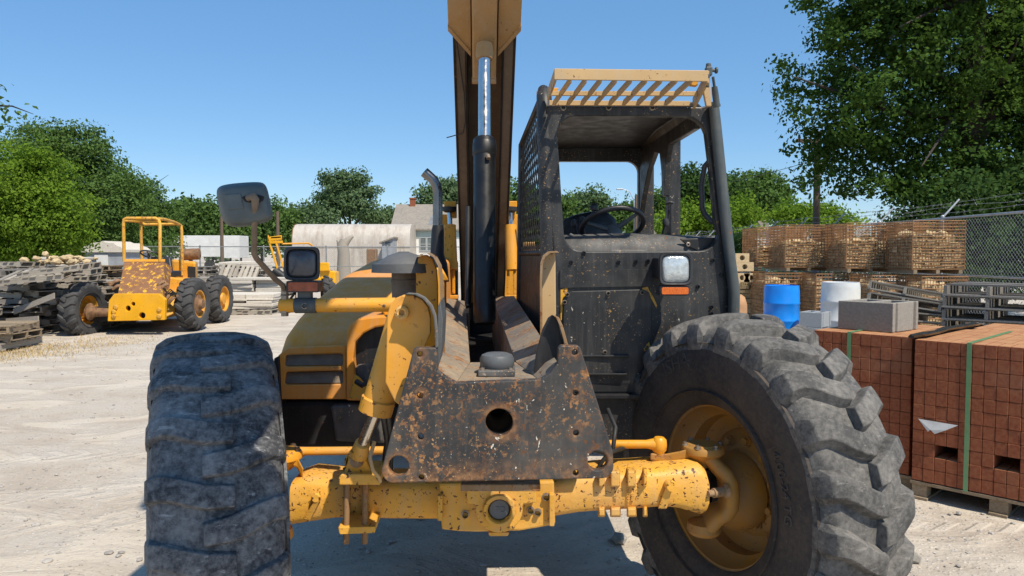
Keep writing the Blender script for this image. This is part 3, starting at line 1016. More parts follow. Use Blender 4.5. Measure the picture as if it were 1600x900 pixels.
def headlight(x0, y0, x1, y1, Y, lens, ind, indmat, ix0, ix1, iy1):
    h = MB().loft([sup(x0, y0, x1, y1, Y + .12, k=.72), sup(x0, y0, x1, y1, Y + .07, k=.92), sup(x0, y0, x1, y1, Y + .02), sup(x0, y0, x1, y1, Y), sup(x0, y0, x1, y1, Y - .006, k=.95),
                   sup(x0, y0, x1, y1, Y - .004, .42, k=.86), sup(x0, y0, x1, y1, Y + .012, .42, k=.84)]).build('headlight', MAT['plastic_black'], TH, smooth=40)
    MB().loft([sup(x0, y0, x1, y1, Y + .009, .45, k=.84), sup(x0, y0, x1, y1, Y + .003, .45, k=.80), sup(x0, y0, x1, y1, Y - .002, .5, k=.66), sup(x0, y0, x1, y1, Y - .006, .6, k=.34), sup(x0, y0, x1, y1, Y - .007, .8, k=.05)]).build('lens', lens, h, smooth=60)
    MB().prism(rrect(x0 + ix0, y1 + 1, x1 - ix1, iy1, 2.5, Y + .006, 3), BACK * .07).build('indicator_body', MAT['plastic_black'], h, bevel=.004)
    MB().prism(rrect(x0 + ix0 + 3, y1 + 3, x1 - ix1 - 2, iy1 - 2, 2.5, Y - .004, 3), BACK * .012).build('indicator', indmat, h, bevel=.003)
    return h


hl = headlight(443, 385.5, 500, 438, 2.42, MAT['lamp_shaded'], None, MAT['amber_shaded'], 4, 2, 457)
MB().box(M(477, 463, 2.46), (.045, .03, .04)).build('lamp_bracket', MAT['grey_steel'], hl, bevel=.003)
MB().tube([M(453, 468, 2.46), M(459, 460, 2.44), M(462, 455, 2.47)], .004, 8).build('lamp_wire', MAT['rubber_hose'], hl, smooth=60)
hr = headlight(1030, 394, 1082, 446, 3.06, MAT['lamp_glass'], None, MAT['amber'], 1, 4, 462)
MB().box(M(1056, 420, 3.06) + BACK * .18, (.09, .14, .09)).build('lamp_bracket', MAT['black'], hr, bevel=.006)
# mirror
ol = [(337, 300), (340, 292), (352, 287), (404, 283), (414, 286), (419, 296), (424, 322), (428, 339), (423, 346), (396, 353), (366, 356), (352, 352), (345, 338), (341, 322)]


def mir(Y, k, dx=0):
    cx, cy = 383, 320
    return [M(cx + (x - cx) * k + dx, cy + (y - cy) * k, Y) for x, y in ol]


mr = MB().loft([mir(2.285, .9), mir(2.27, .985), mir(2.24, 1.0), mir(2.21, .97), mir(2.185, .88), mir(2.172, .7)]).build('mirror', MAT['mirror_shell'], TH, smooth=60, bevel=0)
sb = mr.modifiers.new('round', 'SUBSURF')
sb.levels = sb.render_levels = 2
MB().loft([mir(2.2845, .86), mir(2.29, .84)]).build('mirror_glass', MAT['mirror_glass'], mr)
MB().prism(ML([(349, 304), (376, 302), (381, 325), (356, 328)], 2.170), BACK * .012).build('rear_panel', MAT['mirror_shell'], mr, bevel=.003)
MB().prism(ML([(377, 308), (386, 304), (404, 304), (413, 307), (411, 313), (402, 318), (383, 316)], 2.172), BACK * .006).build('arm_socket', MAT['dark_gap'], mr, bevel=.002)
MB().tube([M(388, 309, 2.165), M(396, 307, 2.15), M(399, 312, 2.15), M(398, 330, 2.18), M(397, 396, 2.24), M(401, 404, 2.26), M(430, 436, 2.37), M(442, 446, 2.43), M(445, 455, 2.45), M(445, 462, 2.45)],
          [.010, .0115, .0115, .0088, .0088, .0088, .0088, .0088, .0095, .015], 12).build('mirror_arm', MAT['brown_stem'], mr, smooth=60)

# ---------------------------------------------------------------- air pre-cleaner (mushroom) and exhaust
pc = M(631, 424, 2.80)
pre = MB().lathe([(0, .075), (.018, .075), (.028, .07), (.06, .06), (.095, .036), (.1, .03), (.118, .028), (.119, .02), (.121, -.004), (.112, -.004), (.11, .02), (0, .02)], pc, (0, 0, 1), 48).build('air_precleaner', MAT['precleaner'], TH, smooth=30)
MB().lathe([(.046, .02), (.046, -.03), (.049, -.032), (.049, -.045), (.046, -.047), (.045, -.2), (0, -.2)], pc, (0, 0, 1), 32).build('intake_stem', MAT['brown_stem'], pre, smooth=40)
YE = 4.3
ex = MB().tube([M(684, 385, YE), M(684, 330, YE), M(684, 300, YE), M(681.5, 289, YE), M(676, 280, YE), M(663, 269, YE)], [.0285, .0285, .0285, .0285, .028, .03], 24, caps=False).build('exhaust_pipe', MAT['exhaust'], TH, smooth=50)
MB().tube([M(683, 440, YE), M(683, 412, YE), M(683, 398, YE), M(684, 360, YE), M(684, 352, YE)], [.07, .06, .04, .036, .03], 24).build('exhaust_sleeve', MAT['black'], ex, smooth=50)

# ---------------------------------------------------------------- engine hood, left
def hood_ring(y, xl, xr, zt, zb, r=.10, drop=0.0):
    pts = []
    pts.append(V((xl, y, zb)))
    pts.append(V((xl, y, (zb + zt) / 2 - .02)))
    for i in range(7):
        a = PI - PI / 2 * i / 6
        pts.append(V((xl + r + r * math.cos(a), y, zt - r + r * math.sin(a) - drop)))
    pts.append(V(((xl + xr) / 2, y, zt)))
    for i in range(5):
        a = PI / 2 - PI / 2 * i / 4
        pts.append(V((xr - .04 + .04 * math.cos(a), y, zt - .04 + .04 * math.sin(a))))
    pts.append(V((xr, y, zb)))
    return pts


hs = [(3.20, -1.015, -.34, 1.165), (3.225, -1.02, -.34, 1.215), (3.29, -1.02, -.34, 1.268), (3.42, -1.012, -.345, 1.32), (3.65, -1.0, -.36, 1.385), (4.2, -.985, -.38, 1.485), (4.75, -.955, -.41, 1.555), (5.1, -.94, -.43, 1.575), (6.3, -.95, -.46, 1.56)]
hood = MB().loft([hood_ring(y, a, b_, z, .965, .075) for y, a, b_, z in hs]).build('engine_hood', MAT['yellow_hood'], TH, smooth=60)
# louvred front panel with a deep opening behind each slot
fp = [(434, 556), (438, 624), (541, 624), (541, 540), (450, 543)]
slots = []
for y0, y1 in ((554, 572), (581, 600)):
    slots.append(ML([(446, y0 + 2), (450, y0), (532, y0 - 2), (536, y0), (536, y1 - 2), (532, y1), (448, y1 + 1), (445, y1 - 2)], 3.172))
pan = MB().prism(ML(fp, 3.172), BACK * .022, slots).build('front_panel', MAT['yellow_hood'], hood, bevel=.005)
mb = MB()
for y0, y1 in ((554, 572), (581, 600)):
    p0, p1 = M(446, y1 - 1, 3.176), M(536, y1 - 2, 3.176)
    q0, q1 = M(446, y0 + 1, 3.198), M(536, y0 - 1, 3.198)
    mb.hexa([p0, p1, q1, q0] + [x + V((0, .002, 0)) for x in (p0, p1, q1, q0)])
mb.build('louvre_vane', MAT['brown_stem'], pan)
# right part of the hood: raised frame round a dark opening
ro = [(541, 626), (541, 520), (547, 506), (560, 498), (580, 495), (605, 493), (690, 492), (690, 628)]
rh = [(556, 600), (552, 560), (555, 535), (568, 521), (586, 512), (612, 508), (640, 508), (640, 600), (618, 606)]
pan = MB().prism(ML(ro, 3.12), BACK * .4, [ML(rh, 3.12)]).build('side_panel', MAT['yellow_hood'], hood, bevel=.008)
MB().prism(ML([(549, 612), (549, 530), (562, 512), (645, 504), (645, 612)], 3.18), BACK * .012).build('dark_backing', MAT['black'], pan)  # black sheet standing in for the shade inside the opening
MB().prism(ML([(554, 575), (560, 569), (612, 568), (612, 606), (570, 604), (556, 590)], 3.155), BACK * .015).build('hose_cover', MAT['black_dusty'], pan, bevel=.01)
MB().prism(ML([(554, 585), (562, 590), (572, 602), (590, 612), (590, 624), (545, 624)], 3.105), BACK * .012).build('worn_corner', MAT['yellow_worn'], pan, bevel=.003)
mb = MB().tube([M(557, 596, 3.05), M(566, 602, 3.03), M(574, 598, 3.05), M(582, 606, 3.05)], .012, 10)
mb.build('hose_end', MAT['rubber_hose'], pan, smooth=60)
# arched ridge over the recess behind the mushroom
mb = MB()
rd = [(592, 482, 3.2), (612, 462, 3.3), (634, 441, 3.4), (652, 430, 3.5), (664, 424, 3.55), (690, 423, 3.6)]
mb.loft([[M(x, y - 6, Y), M(x + 5, y + 3, Y - .03), M(x + 12, y + 16, Y), M(x + 4, y + 8, Y + .12)] for x, y, Y in rd])
mb.build('hood_ridge', MAT['yellow'], hood, bevel=.008, smooth=50)
MB().prism(ML([(598, 486), (628, 460), (650, 447), (664, 441), (690, 440), (690, 486)], 3.44), BACK * .02).build('dark_recess', MAT['black'], hood)
mb = MB().prism(ML([(664, 420), (690, 420), (690, 494), (664, 494)], 3.0), BACK * .05)
mb.build('inner_post', MAT['yellow'], hood, bevel=.004)
mb = MB().prism(ML([(606, 472), (690, 470), (690, 481), (606, 483)], 3.1), BACK * .05)
mb.build('inner_rail', MAT['yellow'], hood, bevel=.004)
# black tank and step under the hood
mb = MB().prism(ML([(430, 628), (520, 627), (600, 629), (640, 630), (640, 700), (430, 700)], 3.22), BACK * 1.9)
mb.build('side_tank', MAT['black'], TH, bevel=.02)
mb = MB().prism(ML([(516, 634), (560, 632), (610, 634), (610, 694), (524, 690), (520, 660)], 3.17), BACK * .06)
mb.build('tank_cover', MAT['black_dusty'], TH, bevel=.012)
mb = MB().prism(ML([(428, 560), (436, 556), (440, 640), (430, 640)], 3.16), BACK * .5)
mb.build('side_shield', MAT['black'], TH, bevel=.004)

# ---------------------------------------------------------------- boom
def boom_sec(cx, Y, z, w, h, slope, n_=None):
    """U-shaped underside: two flanges and a deep groove between them."""
    up = V((0, math.sin(slope), math.cos(slope)))
    hw = w / 2
    g = hw * .56
    prof = [(-hw, .0), (-g - .012, 0), (-g, .004), (-g, h * .45), (g, h * .45), (g, .004), (g + .012, 0), (hw, 0), (hw, h), (-hw, h)]
    return [V((cx + a, Y, z)) + up * b_ for a, b_ in prof]


slope = math.radians(42)
bz = lambda Y: 2.85 + .905 * (4.14 - Y)
bxc = lambda Y: -.152 - YAW * (Y - 4.14)
BW = .358
boom = MB().loft([boom_sec(bxc(Y), Y, bz(Y), BW, .40, slope) for Y in (6.2, 5.6, 4.6, 4.15, 3.6)]).build('boom', MAT['boom_shaded'], TH, bevel=.005)
# dark edge strips and cable on the underside
mb = MB()
un = V((0, -math.sin(slope), -math.cos(slope)))


def under(px_off, Y, lift=.004):
    return V((bxc(Y) + px_off, Y, bz(Y))) + un * lift


for s_ in (-1, 1):
    mb.hexa([under(s_ * .176, 6.0, .003), under(s_ * .163, 6.0, .003), under(s_ * .163, 3.7, .003), under(s_ * .176, 3.7, .003), under(s_ * .176, 6.0, -.1), under(s_ * .163, 6.0, -.1), under(s_ * .163, 3.7, -.1), under(s_ * .176, 3.7, -.1)])
    mb.hexa([under(s_ * .112, 6.0, .004), under(s_ * .1, 6.0, .004), under(s_ * .1, 3.7, .004), under(s_ * .112, 3.7, .004), under(s_ * .112, 6.0, -.1), under(s_ * .1, 6.0, -.1), under(s_ * .1, 3.7, -.1), under(s_ * .112, 3.7, -.1)])
mb.build('flange_edge', MAT['black'], boom)
MB().tube([under(-.16, 3.95, .012), under(-.155, 4.2, .012), under(-.12, 4.45, .012), under(-.115, 4.6, .02), under(-.13, 4.66, .03), under(-.2, 4.68, .03), under(-.235, 4.7, .01)], .0035, 6).build('hanging_wire', MAT['rubber_hose'], boom, smooth=60)
# front sleeve: wider, with V-cut lower end and a raised spine
mb = MB()
Yt = [3.0, 3.5]


def sl(px, py, lift, Y=None):
    return px


zs = lambda Y: bz(Y) - .0
def und(x, Y, lift):
    return V((bxc(Y) + x, Y, bz(Y))) + un * lift


hw = .2
for s_ in (-1, 1):
    pts = [und(s_ * hw, 4.13, .02), und(s_ * .075, 4.03 + .22, .02), und(s_ * .075, 1.9, .02), und(s_ * hw, 1.9, .02)]
    mb.prism(pts, -un * .03)
mb.box(und(0, 2.9, -.19) , (2 * hw - .01, 2.6, .36), Matrix.Rotation(-slope, 3, 'X'))
slv = mb.build('boom_sleeve', MAT['yellow_boom'], boom, bevel=.004)
mb = MB()
mb.prism([und(-.068, 4.36, .055), und(.068, 4.36, .055), und(.074, 1.9, .055), und(-.074, 1.9, .055)], -un * .05)
mb.build('spine_plate', MAT['yellow_boom'], slv, bevel=.012)
MB().tube([und(-.07, 4.37, .04), und(.07, 4.37, .04)], .022, 12).build('sleeve_rim', MAT['yellow_boom'], slv, smooth=60)
for s_ in (-1, 1):
    MB().loft([[und(s_ * (hw + .002), 4.115, .03), und(s_ * (hw + .002), 4.115, .0), und(s_ * (hw + .002), 4.14, .0), und(s_ * (hw + .002), 4.14, .03)], [und(s_ * .076, 4.235, .03), und(s_ * .076, 4.235, 0), und(s_ * .076, 4.26, 0), und(s_ * .076, 4.26, .03)]]).build('sleeve_rim', MAT['yellow_boom'], slv, bevel=.003)
# boom tip, and an unseen plank sun blocker added to shade tyre and hood
mb = MB().box(und(0, 1.95, -.15), (.3, .3, .28), Matrix.Rotation(-slope, 3, 'X'))
tip = mb.build('boom_tip', MAT['yellow_boom'], boom, bevel=.006)
mb = MB()
mb.box(V((-.1, 1.95, 4.1)), (.22, .16, 1.4))
mb.box(V((-.1, 1.7, 3.36)), (.60, 2.6, .06))
mb.build('blocker_hanger', MAT['black'], tip, bevel=.005)
mb = MB()
for k in range(19):
    y = .36 + .145 * k
    if k in (4, 9, 13):
        mb.box(V((-.30, y, 3.42)), (.30, .14, .035))
        mb.box(V((.16, y, 3.42)), (.18, .14, .035))
    else:
        mb.box(V((-.10 if y > .8 else .03, y, 3.42)), (.70 if y > .8 else .96, .14, .035))
mb.build('blocker_planks', MAT['wood_dark'], tip, bevel=.003)

# lift cylinder under the boom
pb, pt_ = M(757, 500, 3.75), M(757, 78, 4.12)
d = pt_ - pb
L = d.length
u_ = d.normalized()
pm = pb + d * .64
lift = MB().lathe([(0, -.02), (.05, -.02), (.057, .0), (.058, .05), (.058, L * .63), (.061, L * .632), (.061, L * .648), (.05, L * .655), (0, L * .656)], pb, u_, 32).build('lift_cylinder', MAT['black_gloss'], TH, smooth=40)
MB().tube([pb + d * .64, pb + d * .975], .034, 28).build('rod', MAT['chrome'], lift, smooth=60)
MB().tube([pb + d * .962, pb + d * .985, pb + d * 1.02], [.043, .05, .045], 20).build('rod_eye', MAT['yellow_boom'], lift, smooth=50)
MB().tube([pb + d * .40 + V((-.085, -.02, 0)), pb + d * .05 + V((-.088, -.02, 0))], .012, 8).build('oil_pipe', MAT['black'], lift, smooth=60)
gl = pb + d * .64
MB().lathe([(.036, .0), (.060, .0), (.064, -.02), (.064, -.07), (.059, -.08)], gl, u_, 32).build('gland_nut', MAT['black_gloss'], lift, smooth=40)
MB().tube([pb + d * .585 + V((.02, -.066, 0)), pb + d * .572 + V((.024, -.074, 0))], .012, 8).build('oil_port', MAT['brown_stem'], lift, smooth=50)

# boom pivot towers with the compensating cylinders, right and left of the boom
for (x0, lit) in ((702, 0), (797, 1)):
    top = M(x0 if lit else x0 + 1, 316, 5.3)
    tw = MB().prism(ML([(x0 - 8, 314), (x0 + 11, 314), (x0 + 11, 324), (x0 + 8, 340), (x0 - 6, 340)] if lit else [(x0 - 8, 314), (x0 + 11, 314), (x0 + 11, 340), (x0 + 2, 340), (x0 - 8, 324)], 5.32), BACK * .12).build('pivot_tower', MAT['yellow'], TH, bevel=.006)
    MB().prism(ML([(x0 - 3 if lit else x0 - 13, 335), (x0 + 13 if lit else x0 + 4, 335), (x0 + 12 if lit else x0 + 6, 480), (x0 - 9, 480)], 5.42), BACK * .1).build('tower_plate', MAT['yellow'], tw, bevel=.004)
    c_ = MB().cyl(M(x0 + 1, 352, 5.26), M(x0 + 3, 422, 5.2), .042, .046, 20).build('tilt_cylinder', MAT['yellow'], TH, smooth=40)
    MB().cyl(M(x0, 330, 5.28), M(x0 + 1, 353, 5.26), .016, n=16).build('rod', MAT['chrome'], c_, smooth=50)
    MB().lathe([(0, 0), (.03, 0), (.05, .012), (.05, .04), (0, .045)], M(x0, 332, 5.285), (0, 0, 1), 20).build('rod_boot', MAT['rubber_hose'], c_, smooth=50)
    mb = MB()
    for dx in (-3, 7):
        mb.box(M(x0 + dx, 440, 5.2), (.02, .03, .17))
    mb.box(M(x0 + 3, 464, 5.2), (.10, .08, .025))
    mb.build('cylinder_foot', MAT['yellow'], c_, bevel=.004)
    MB().tube([M(x0 + (14 if lit else -12), 350, 5.2), M(x0 + (16 if lit else -13), 380, 5.2), M(x0 + (17 if lit else -12), 460, 5.2)], .012, 8).build('oil_pipe', MAT['bolt'], c_, smooth=60)
mb = MB().box(mach(.035, 6.2, 1.45), (.62, .25, .5), Rz)
mb.build('boom_mast', MAT['yellow_boom'], TH, bevel=.01)
# ---------------------------------------------------------------- cab
YC = 3.30
front = [(852, 172), (858, 165), (1096, 167), (1106, 164), (1116, 162), (1124, 240), (1136, 360), (1146, 440), (1150, 500), (1120, 640), (1100, 690), (866, 690), (866, 400), (856, 300)]
win = (arc(900, 210, 29, 180, 270, 6) + arc(1068, 218, 37, 270, 345, 6) + [(1110, 260), (1118, 345)] + arc(1093, 362, 30, 10, 90, 6) + arc(912, 362, 31, 90, 175, 6))
cab = MB().prism(ML(front, YC), BACK * .05, [ML(win, YC)]).build('cab', MAT['black_cab'], TH, bevel=.006)
# lower bands of the front: bent panel lines
mb = MB()
mb.prism(ML([(874, 423), (1030, 420), (1030, 447), (874, 450)], YC - .008), BACK * .006)
mb.build('crease_band', MAT['black_cab'], cab, bevel=.003)
# service cover with bolts
cov = MB().prism(ML([(880, 600), (880, 470), (884, 460), (894, 455), (1004, 452), (1014, 456), (1018, 468), (1019, 556), (1010, 600)], YC - .014), BACK * .012).build('service_cover', MAT['black_cab'], cab, bevel=.004)
mb = MB()
for px, py in ((886, 460), (950, 458), (1003, 457), (945, 550), (882, 472), (1010, 545)):
    mb.bolt(M(px, py, YC - .014), -BACK, .007, .014)
mb.build('cover_bolts', MAT['bolt'], cov, smooth=30)
# bare yellow corners where the black has worn off
mb = MB()
mb.prism(ML([(876, 452), (887, 449), (886, 458), (880, 466), (878, 500), (876, 500)], YC - .003), BACK * .002)
mb.prism(ML([(1003, 450), (1012, 448), (1014, 453), (1022, 466), (1027, 478), (1025, 480), (1016, 464), (1006, 456)], YC - .003), BACK * .002)
mb.prism(ML([(1006, 545), (1014, 534), (1016, 540), (1013, 548), (1007, 549)], YC - .016), BACK * .0015)
mb.build('worn_corner', MAT['yellow_worn'], cab)
mb = MB()
for px, py in ((892, 410), (966, 410), (993, 409), (1012, 408), (1113, 407), (1127, 430), (1090, 448), (912, 396), (1111, 490), (1111, 480)):
    mb.bolt(M(px, py, YC), -BACK, .0075, .010)
mb.build('panel_bolts', MAT['black'], cab, smooth=30)
mb = MB()
for px in (880, 951, 1019):
    mb.bolt(M(px, 168.5, YC), -BACK, .009, .012)
mb.build('header_bolts', MAT['bolt'], cab, smooth=30)
# sills under the cover
mb = MB()
mb.box(M(930, 556, YC - .012), (.30, .03, .012))
mb.box(M(930, 584, YC - .018), (.28, .04, .010))
mb.prism(ML([(872, 588), (1010, 588), (1000, 612), (875, 612)], YC - .012), BACK * .01)
mb.box(M(990, 618, YC - .02), (.75, .06, .02))
mb.prism(ML([(955, 628), (1120, 628), (1100, 720), (955, 720)], YC + .06), BACK * .8)
mb.build('cab_sill', MAT['black'], cab, bevel=.003)
MB().prism(ML([(870, 592), (945, 592), (945, 700), (870, 700)], YC + .04), BACK * 1.0).build('cab_floor_box', MAT['black'], cab, bevel=.01)

zr = M(960, 165, YC).z
XL = M(856, 300, YC).x
XRr = M(1112, 300, YC).x
dY = 1.22
bk = BACK * dY


def cb(p, t):     # move a point of the front plane back along the machine
    return p + BACK * t


# roof: shallow shell with a rolled edge
r0 = [M(857, 166, YC), M(1112, 166, YC)]
mb = MB()


def roof_ring(t, lift):
    a, b_ = cb(r0[0], t), cb(r0[1], t)
    return [a + V((0, 0, -.05)), a + V((.0, 0, lift - .02)), a + V((.05, 0, lift + .03)), b_ + V((-.05, 0, lift + .03)), b_ + V((0, 0, lift - .02)), b_ + V((0, 0, -.05)), b_ + V((-.02, 0, -.045)), b_ + V((-.06, 0, lift + .005)), a + V((.06, 0, lift + .005)), a + V((.02, 0, -.045))]


mb.loft([roof_ring(.052, .0), roof_ring(.3, .02), roof_ring(.8, .02), roof_ring(1.22, -.02)])
mb.build('cab_roof', MAT['black'], cab, bevel=.006, smooth=40)
# rear frame with rounded opening
YB = YC + dY
rf = [(858, 226), (862, 222), (1020, 222), (1022, 226), (1022, 470), (845, 470), (850, 300)]
rw = [(866, 252)] + arc(980, 270, 18, 270, 360, 6) + [(998, 368), (866, 368)]
MB().prism(ML(rf, YB), BACK * .05, [ML(rw, YB)]).build('rear_frame', MAT['black_cab'], cab, bevel=.006)
# door pillar, and the pointed arch between it and the rear pillar (right side wall)
pil = MB().prism(ML([(1045, 176), (1064, 176), (1063, 400), (1043, 400)], 3.95), BACK * .06).build('door_pillar', MAT['black_cab'], cab, bevel=.004)
mb = MB().tube([M(1040, 318, 3.93), M(1046, 316, 3.92), M(1053, 317, 3.92), M(1049, 322, 3.92), M(1048, 372, 3.93)], .009, 8)
mb.build('door_latch', MAT['plastic_black'], pil, smooth=60)
# side wall arch: outline in the plane of the right side, y along the machine
xs = M(1104, 200, YC).x + .01


def sw(t, z):
    p = M(1104, 200, YC)
    return V((xs, p.y, z)) + V((-.06, 1, 0)) * t


zt = zr - .01
zb = 1.5
mb = MB()
mb.prism([sw(.06, zt), sw(1.2, zt - .02), sw(1.2, zt - .42), sw(1.12, zt - .30), sw(1.0, zt - .16), sw(.86, zt - .08), sw(.74, zt - .10), sw(.70, zt - .2), sw(.68, zt - .34), sw(.63, zt - .34), sw(.62, zt - .16), sw(.56, zt - .08), sw(.12, zt - .07)], V((-.03, 0, 0)))
mb.build('side_header', MAT['black_cab'], cab, bevel=.004)
mb = MB()
mb.prism([sw(.05, 1.63), sw(1.2, 1.66), sw(1.2, .85), sw(.05, .85)], V((-.03, 0, 0)))
mb.build('door_panel', MAT['black_cab'], cab, bevel=.004)
# corner tubes
MB().tube([M(1115, 160, 3.27), M(1119, 200, 3.27), M(1129, 300, 3.27), M(1140, 400, 3.27), M(1147, 455, 3.27), M(1146, 500, 3.28), M(1140, 530, 3.3)], [.022, .024, .025, .025, .026, .026, .026], 16).build('corner_post', MAT['grey_steel'], cab, smooth=50)
MB().tube([M(849, 141, 3.42), M(850, 150, 3.36), M(851, 170, 3.335), M(853, 250, 3.33), M(856, 400, 3.33), M(859, 560, 3.33)], [.026, .034, .036, .036, .034, .034], 18).build('corner_post', MAT['black_cab'], cab, smooth=50)
MB().lathe([(0, .012), (.02, .012), (.034, 0), (.034, -.02)], M(850, 143, 3.39), (0, -.3, 1), 16).build('post_cap', MAT['yellow'], cab, smooth=50)
# screen wall on the boom side: expanded metal over a solid lower half
A0 = M(846, 146, 3.36)
B0 = M(815, 226, 4.52)
pf_t, pr_t = M(848, 150, 3.36), M(815, 226, 4.52)
pf_m, pr_m = M(853, 395, 3.36), M(813, 396, 4.52)
pf_b, pr_b = M(857, 585, 3.36), M(811, 520, 4.52)
mb = MB()
mb.prism([pf_m, pr_m, pr_b, pf_b], V((.012, 0, 0)))
scr = mb.build('screen_wall', MAT['black_cab'], cab, bevel=.002)
mb = MB()


def sp(u, v):    # u 0..1 back, v 0..1 down
    return (pf_t * (1 - u) + pr_t * u) * (1 - v) + (pf_m * (1 - u) + pr_m * u) * v


def strip(p0, p1, w_=.015, t_=.002, yd=V((0, 1, 0))):
    d_ = (p1 - p0).normalized()
    s_ = d_.cross(V((1, 0, 0))).normalized() * w_ / 2
    x_ = V((t_ / 2, 0, 0))
    tw_ = V((.0015, 0, 0))
    mb.hexa([p0 - s_ - x_ - tw_, p0 + s_ - x_ + tw_, p1 + s_ - x_ + tw_, p1 - s_ - x_ - tw_, p0 - s_ + x_ - tw_, p0 + s_ + x_ + tw_, p1 + s_ + x_ + tw_, p1 - s_ + x_ - tw_])


nu, nv = 13, 7
for i in range(-nv, nu):
    for sgn in (0, 1):
        u0, u1 = (i, i + nv) if sgn == 0 else (i + nv, i)
        a, b_ = (u0 / nu, 0.0), (u1 / nu, 1.0)
        # clip to 0..1
        pts = []
        (ua, va), (ub, vb) = a, b_
        du, dv = ub - ua, vb - va
        t0, t1 = 0.0, 1.0
        for p_, q_ in ((-du, ua), (du, 1 - ua)):
            if abs(p_) > 1e-9:
                r_ = q_ / p_
                if p_ < 0:
                    t0 = max(t0, r_)
                else:
                    t1 = min(t1, r_)
        if t1 - t0 > .03:
            strip(sp(ua + du * t0, va + dv * t0), sp(ua + du * t1, va + dv * t1))
mb.build('mesh_guard', MAT['black_cab'], scr)
mb = MB()
mb.tube([pf_t, pr_t], .018, 10)
mb.tube([pr_t, pr_b], .02, 10)
mb.tube([pf_m, pr_m], .014, 10)
mb.build('guard_frame', MAT['black_cab'], scr, smooth=50)

# roof visor grid
YV0, YV1 = 3.285, 3.03
vis = MB()


def bar(pts, w_, h_, mbx):
    """flat bar between two points: w_ sideways, h_ along z"""
    p0, p1 = pts
    d_ = (p1 - p0)
    sd = V((d_.y, -d_.x, 0)).normalized() * w_ / 2
    z_ = V((0, 0, h_ / 2))
    mbx.hexa([p0 - sd - z_, p0 + sd - z_, p0 + sd + z_, p0 - sd + z_, p1 - sd - z_, p1 + sd - z_, p1 + sd + z_, p1 - sd + z_])


bar((M(866, 116, YV1), M(1106, 119, YV1)), .010, .045, vis)
bar((M(858, 161, YV0), M(1078, 162, YV0)), .014, .022, vis)
bar((M(860, 146, (YV0 + YV1) / 2 + .03), M(1090, 146.5, (YV0 + YV1) / 2 + .03)), .012, .02, vis)
bar((M(868, 117, YV1 + .004), M(857, 148, YV0)), .010, .05, vis)
bar((M(1106, 120, YV1 + .004), M(1084, 162, YV0)), .012, .05, vis)
for k in range(9):
    t = k / 8
    x0 = 866 + (1040 - 866) * t
    x1 = 892 + (1081 - 892) * t
    bar((M(x0, 161, YV0 - .002), M(x1, 124, YV1 + .006)), .008, .028, vis)
visor = vis.build('visor_grid', MAT['tan_paint'], cab, bevel=.002)
mb = MB()
mb.prism(ML([(858, 137), (873, 137), (870, 145), (860, 147)], 3.2), BACK * .04)
mb.prism(ML([(1078, 126), (1092, 126), (1090, 134), (1080, 133)], 3.1), BACK * .03)
mb.build('visor_bracket', MAT['yellow'], cab, bevel=.003)
# lamp swivel and gas strut at the visor's right end
mb = MB()
mb.box(M(1107, 112, 3.05), (.026, .03, .035))
mb.cyl(M(1105, 116, 3.04), M(1105, 122, 3.04), .011, n=14)
mb.cyl(M(1107, 99, 3.05), M(1107, 108, 3.05), .010, .013, n=12)
mb.cyl(M(1109, 110, 3.05), M(1121, 110, 3.05), .007, n=12)
mb.lathe([(0, 0), (.012, 0), (.014, .006), (.012, .012), (0, .012)], M(1117, 110, 3.05), (1, 0, 0), 14)
mb.box(M(1106, 127, 3.06), (.012, .012, .05))
mb.build('lamp_swivel', MAT['grey_steel'], cab, bevel=.003)
mb = MB()
mb.cyl(M(1114, 120, 3.12), M(1117, 140, 3.14), .006, n=12)
mb.lathe([(0, 0), (.012, .004), (.014, .03), (.014, .075), (.016, .08), (.016, .09), (0, .092)], M(1116, 134, 3.14), (M(1120, 165, 3.16) - M(1116, 134, 3.14)), 16)
mb.build('gas_strut', MAT['grey_steel'], cab, smooth=40)
mb = MB().prism(ML([(1096, 128), (1106, 124), (1110, 130), (1112, 166), (1104, 166), (1100, 146)], 3.2), BACK * .02)
mb.build('strut_plate', MAT['tan_paint'], cab, bevel=.003)
# grab handle
MB().tube([M(1118, 251, 3.34), M(1108, 252, 3.36), M(1101, 260, 3.38), (M(1096, 290, 3.38)), M(1097, 325, 3.38), M(1102, 336, 3.38), M(1112, 346, 3.36), M(1122, 348, 3.34)], .0125, 12).build('grab_handle', MAT['plastic_black'], cab, smooth=60)
# dashboard
mb = MB()
da = [(874, 373), (882, 367), (945, 365), (1000, 365), (1075, 368), (1122, 369)]
rows = []
for t, dz in ((3.355, -.16), (3.36, -.06), (3.40, -.012), (3.5, .0), (3.62, .0), (3.64, -.2)):
    row = []
    for x, y in da:
        p = M(x, y, 3.5)
        p.y = t + YAW * p.x
        p.z += dz
        row.append(p)
    rows.append(row)
mb.loft(rows, closed=False, caps=False)
dash = mb.build('dashboard', MAT['black_dusty'], cab, smooth=50)
so = dash.modifiers.new('thick', 'SOLIDIFY')
so.thickness = .01
mb = MB()
for (z0, z1) in ((0, 0),):
    mb.hexa([M(952, 398, 3.345), M(1016, 398, 3.345), M(1006, 368, 3.40), M(951, 368, 3.40), M(952, 398, 3.55), M(1016, 398, 3.55), M(1006, 364, 3.55), M(951, 364, 3.55)])
mb.build('dash_hump', MAT['black_dusty'], dash, bevel=.012)
mb = MB()
mb.prism(ML([(1062, 373), (1122, 371), (1122, 376), (1108, 388), (1090, 392), (1076, 386)], 3.352), BACK * .01)
mb.cyl(M(1102, 373, 3.45), M(1102, 369, 3.45), .03, n=16)
mb.build('dash_tray', MAT['black'], dash, bevel=.004)
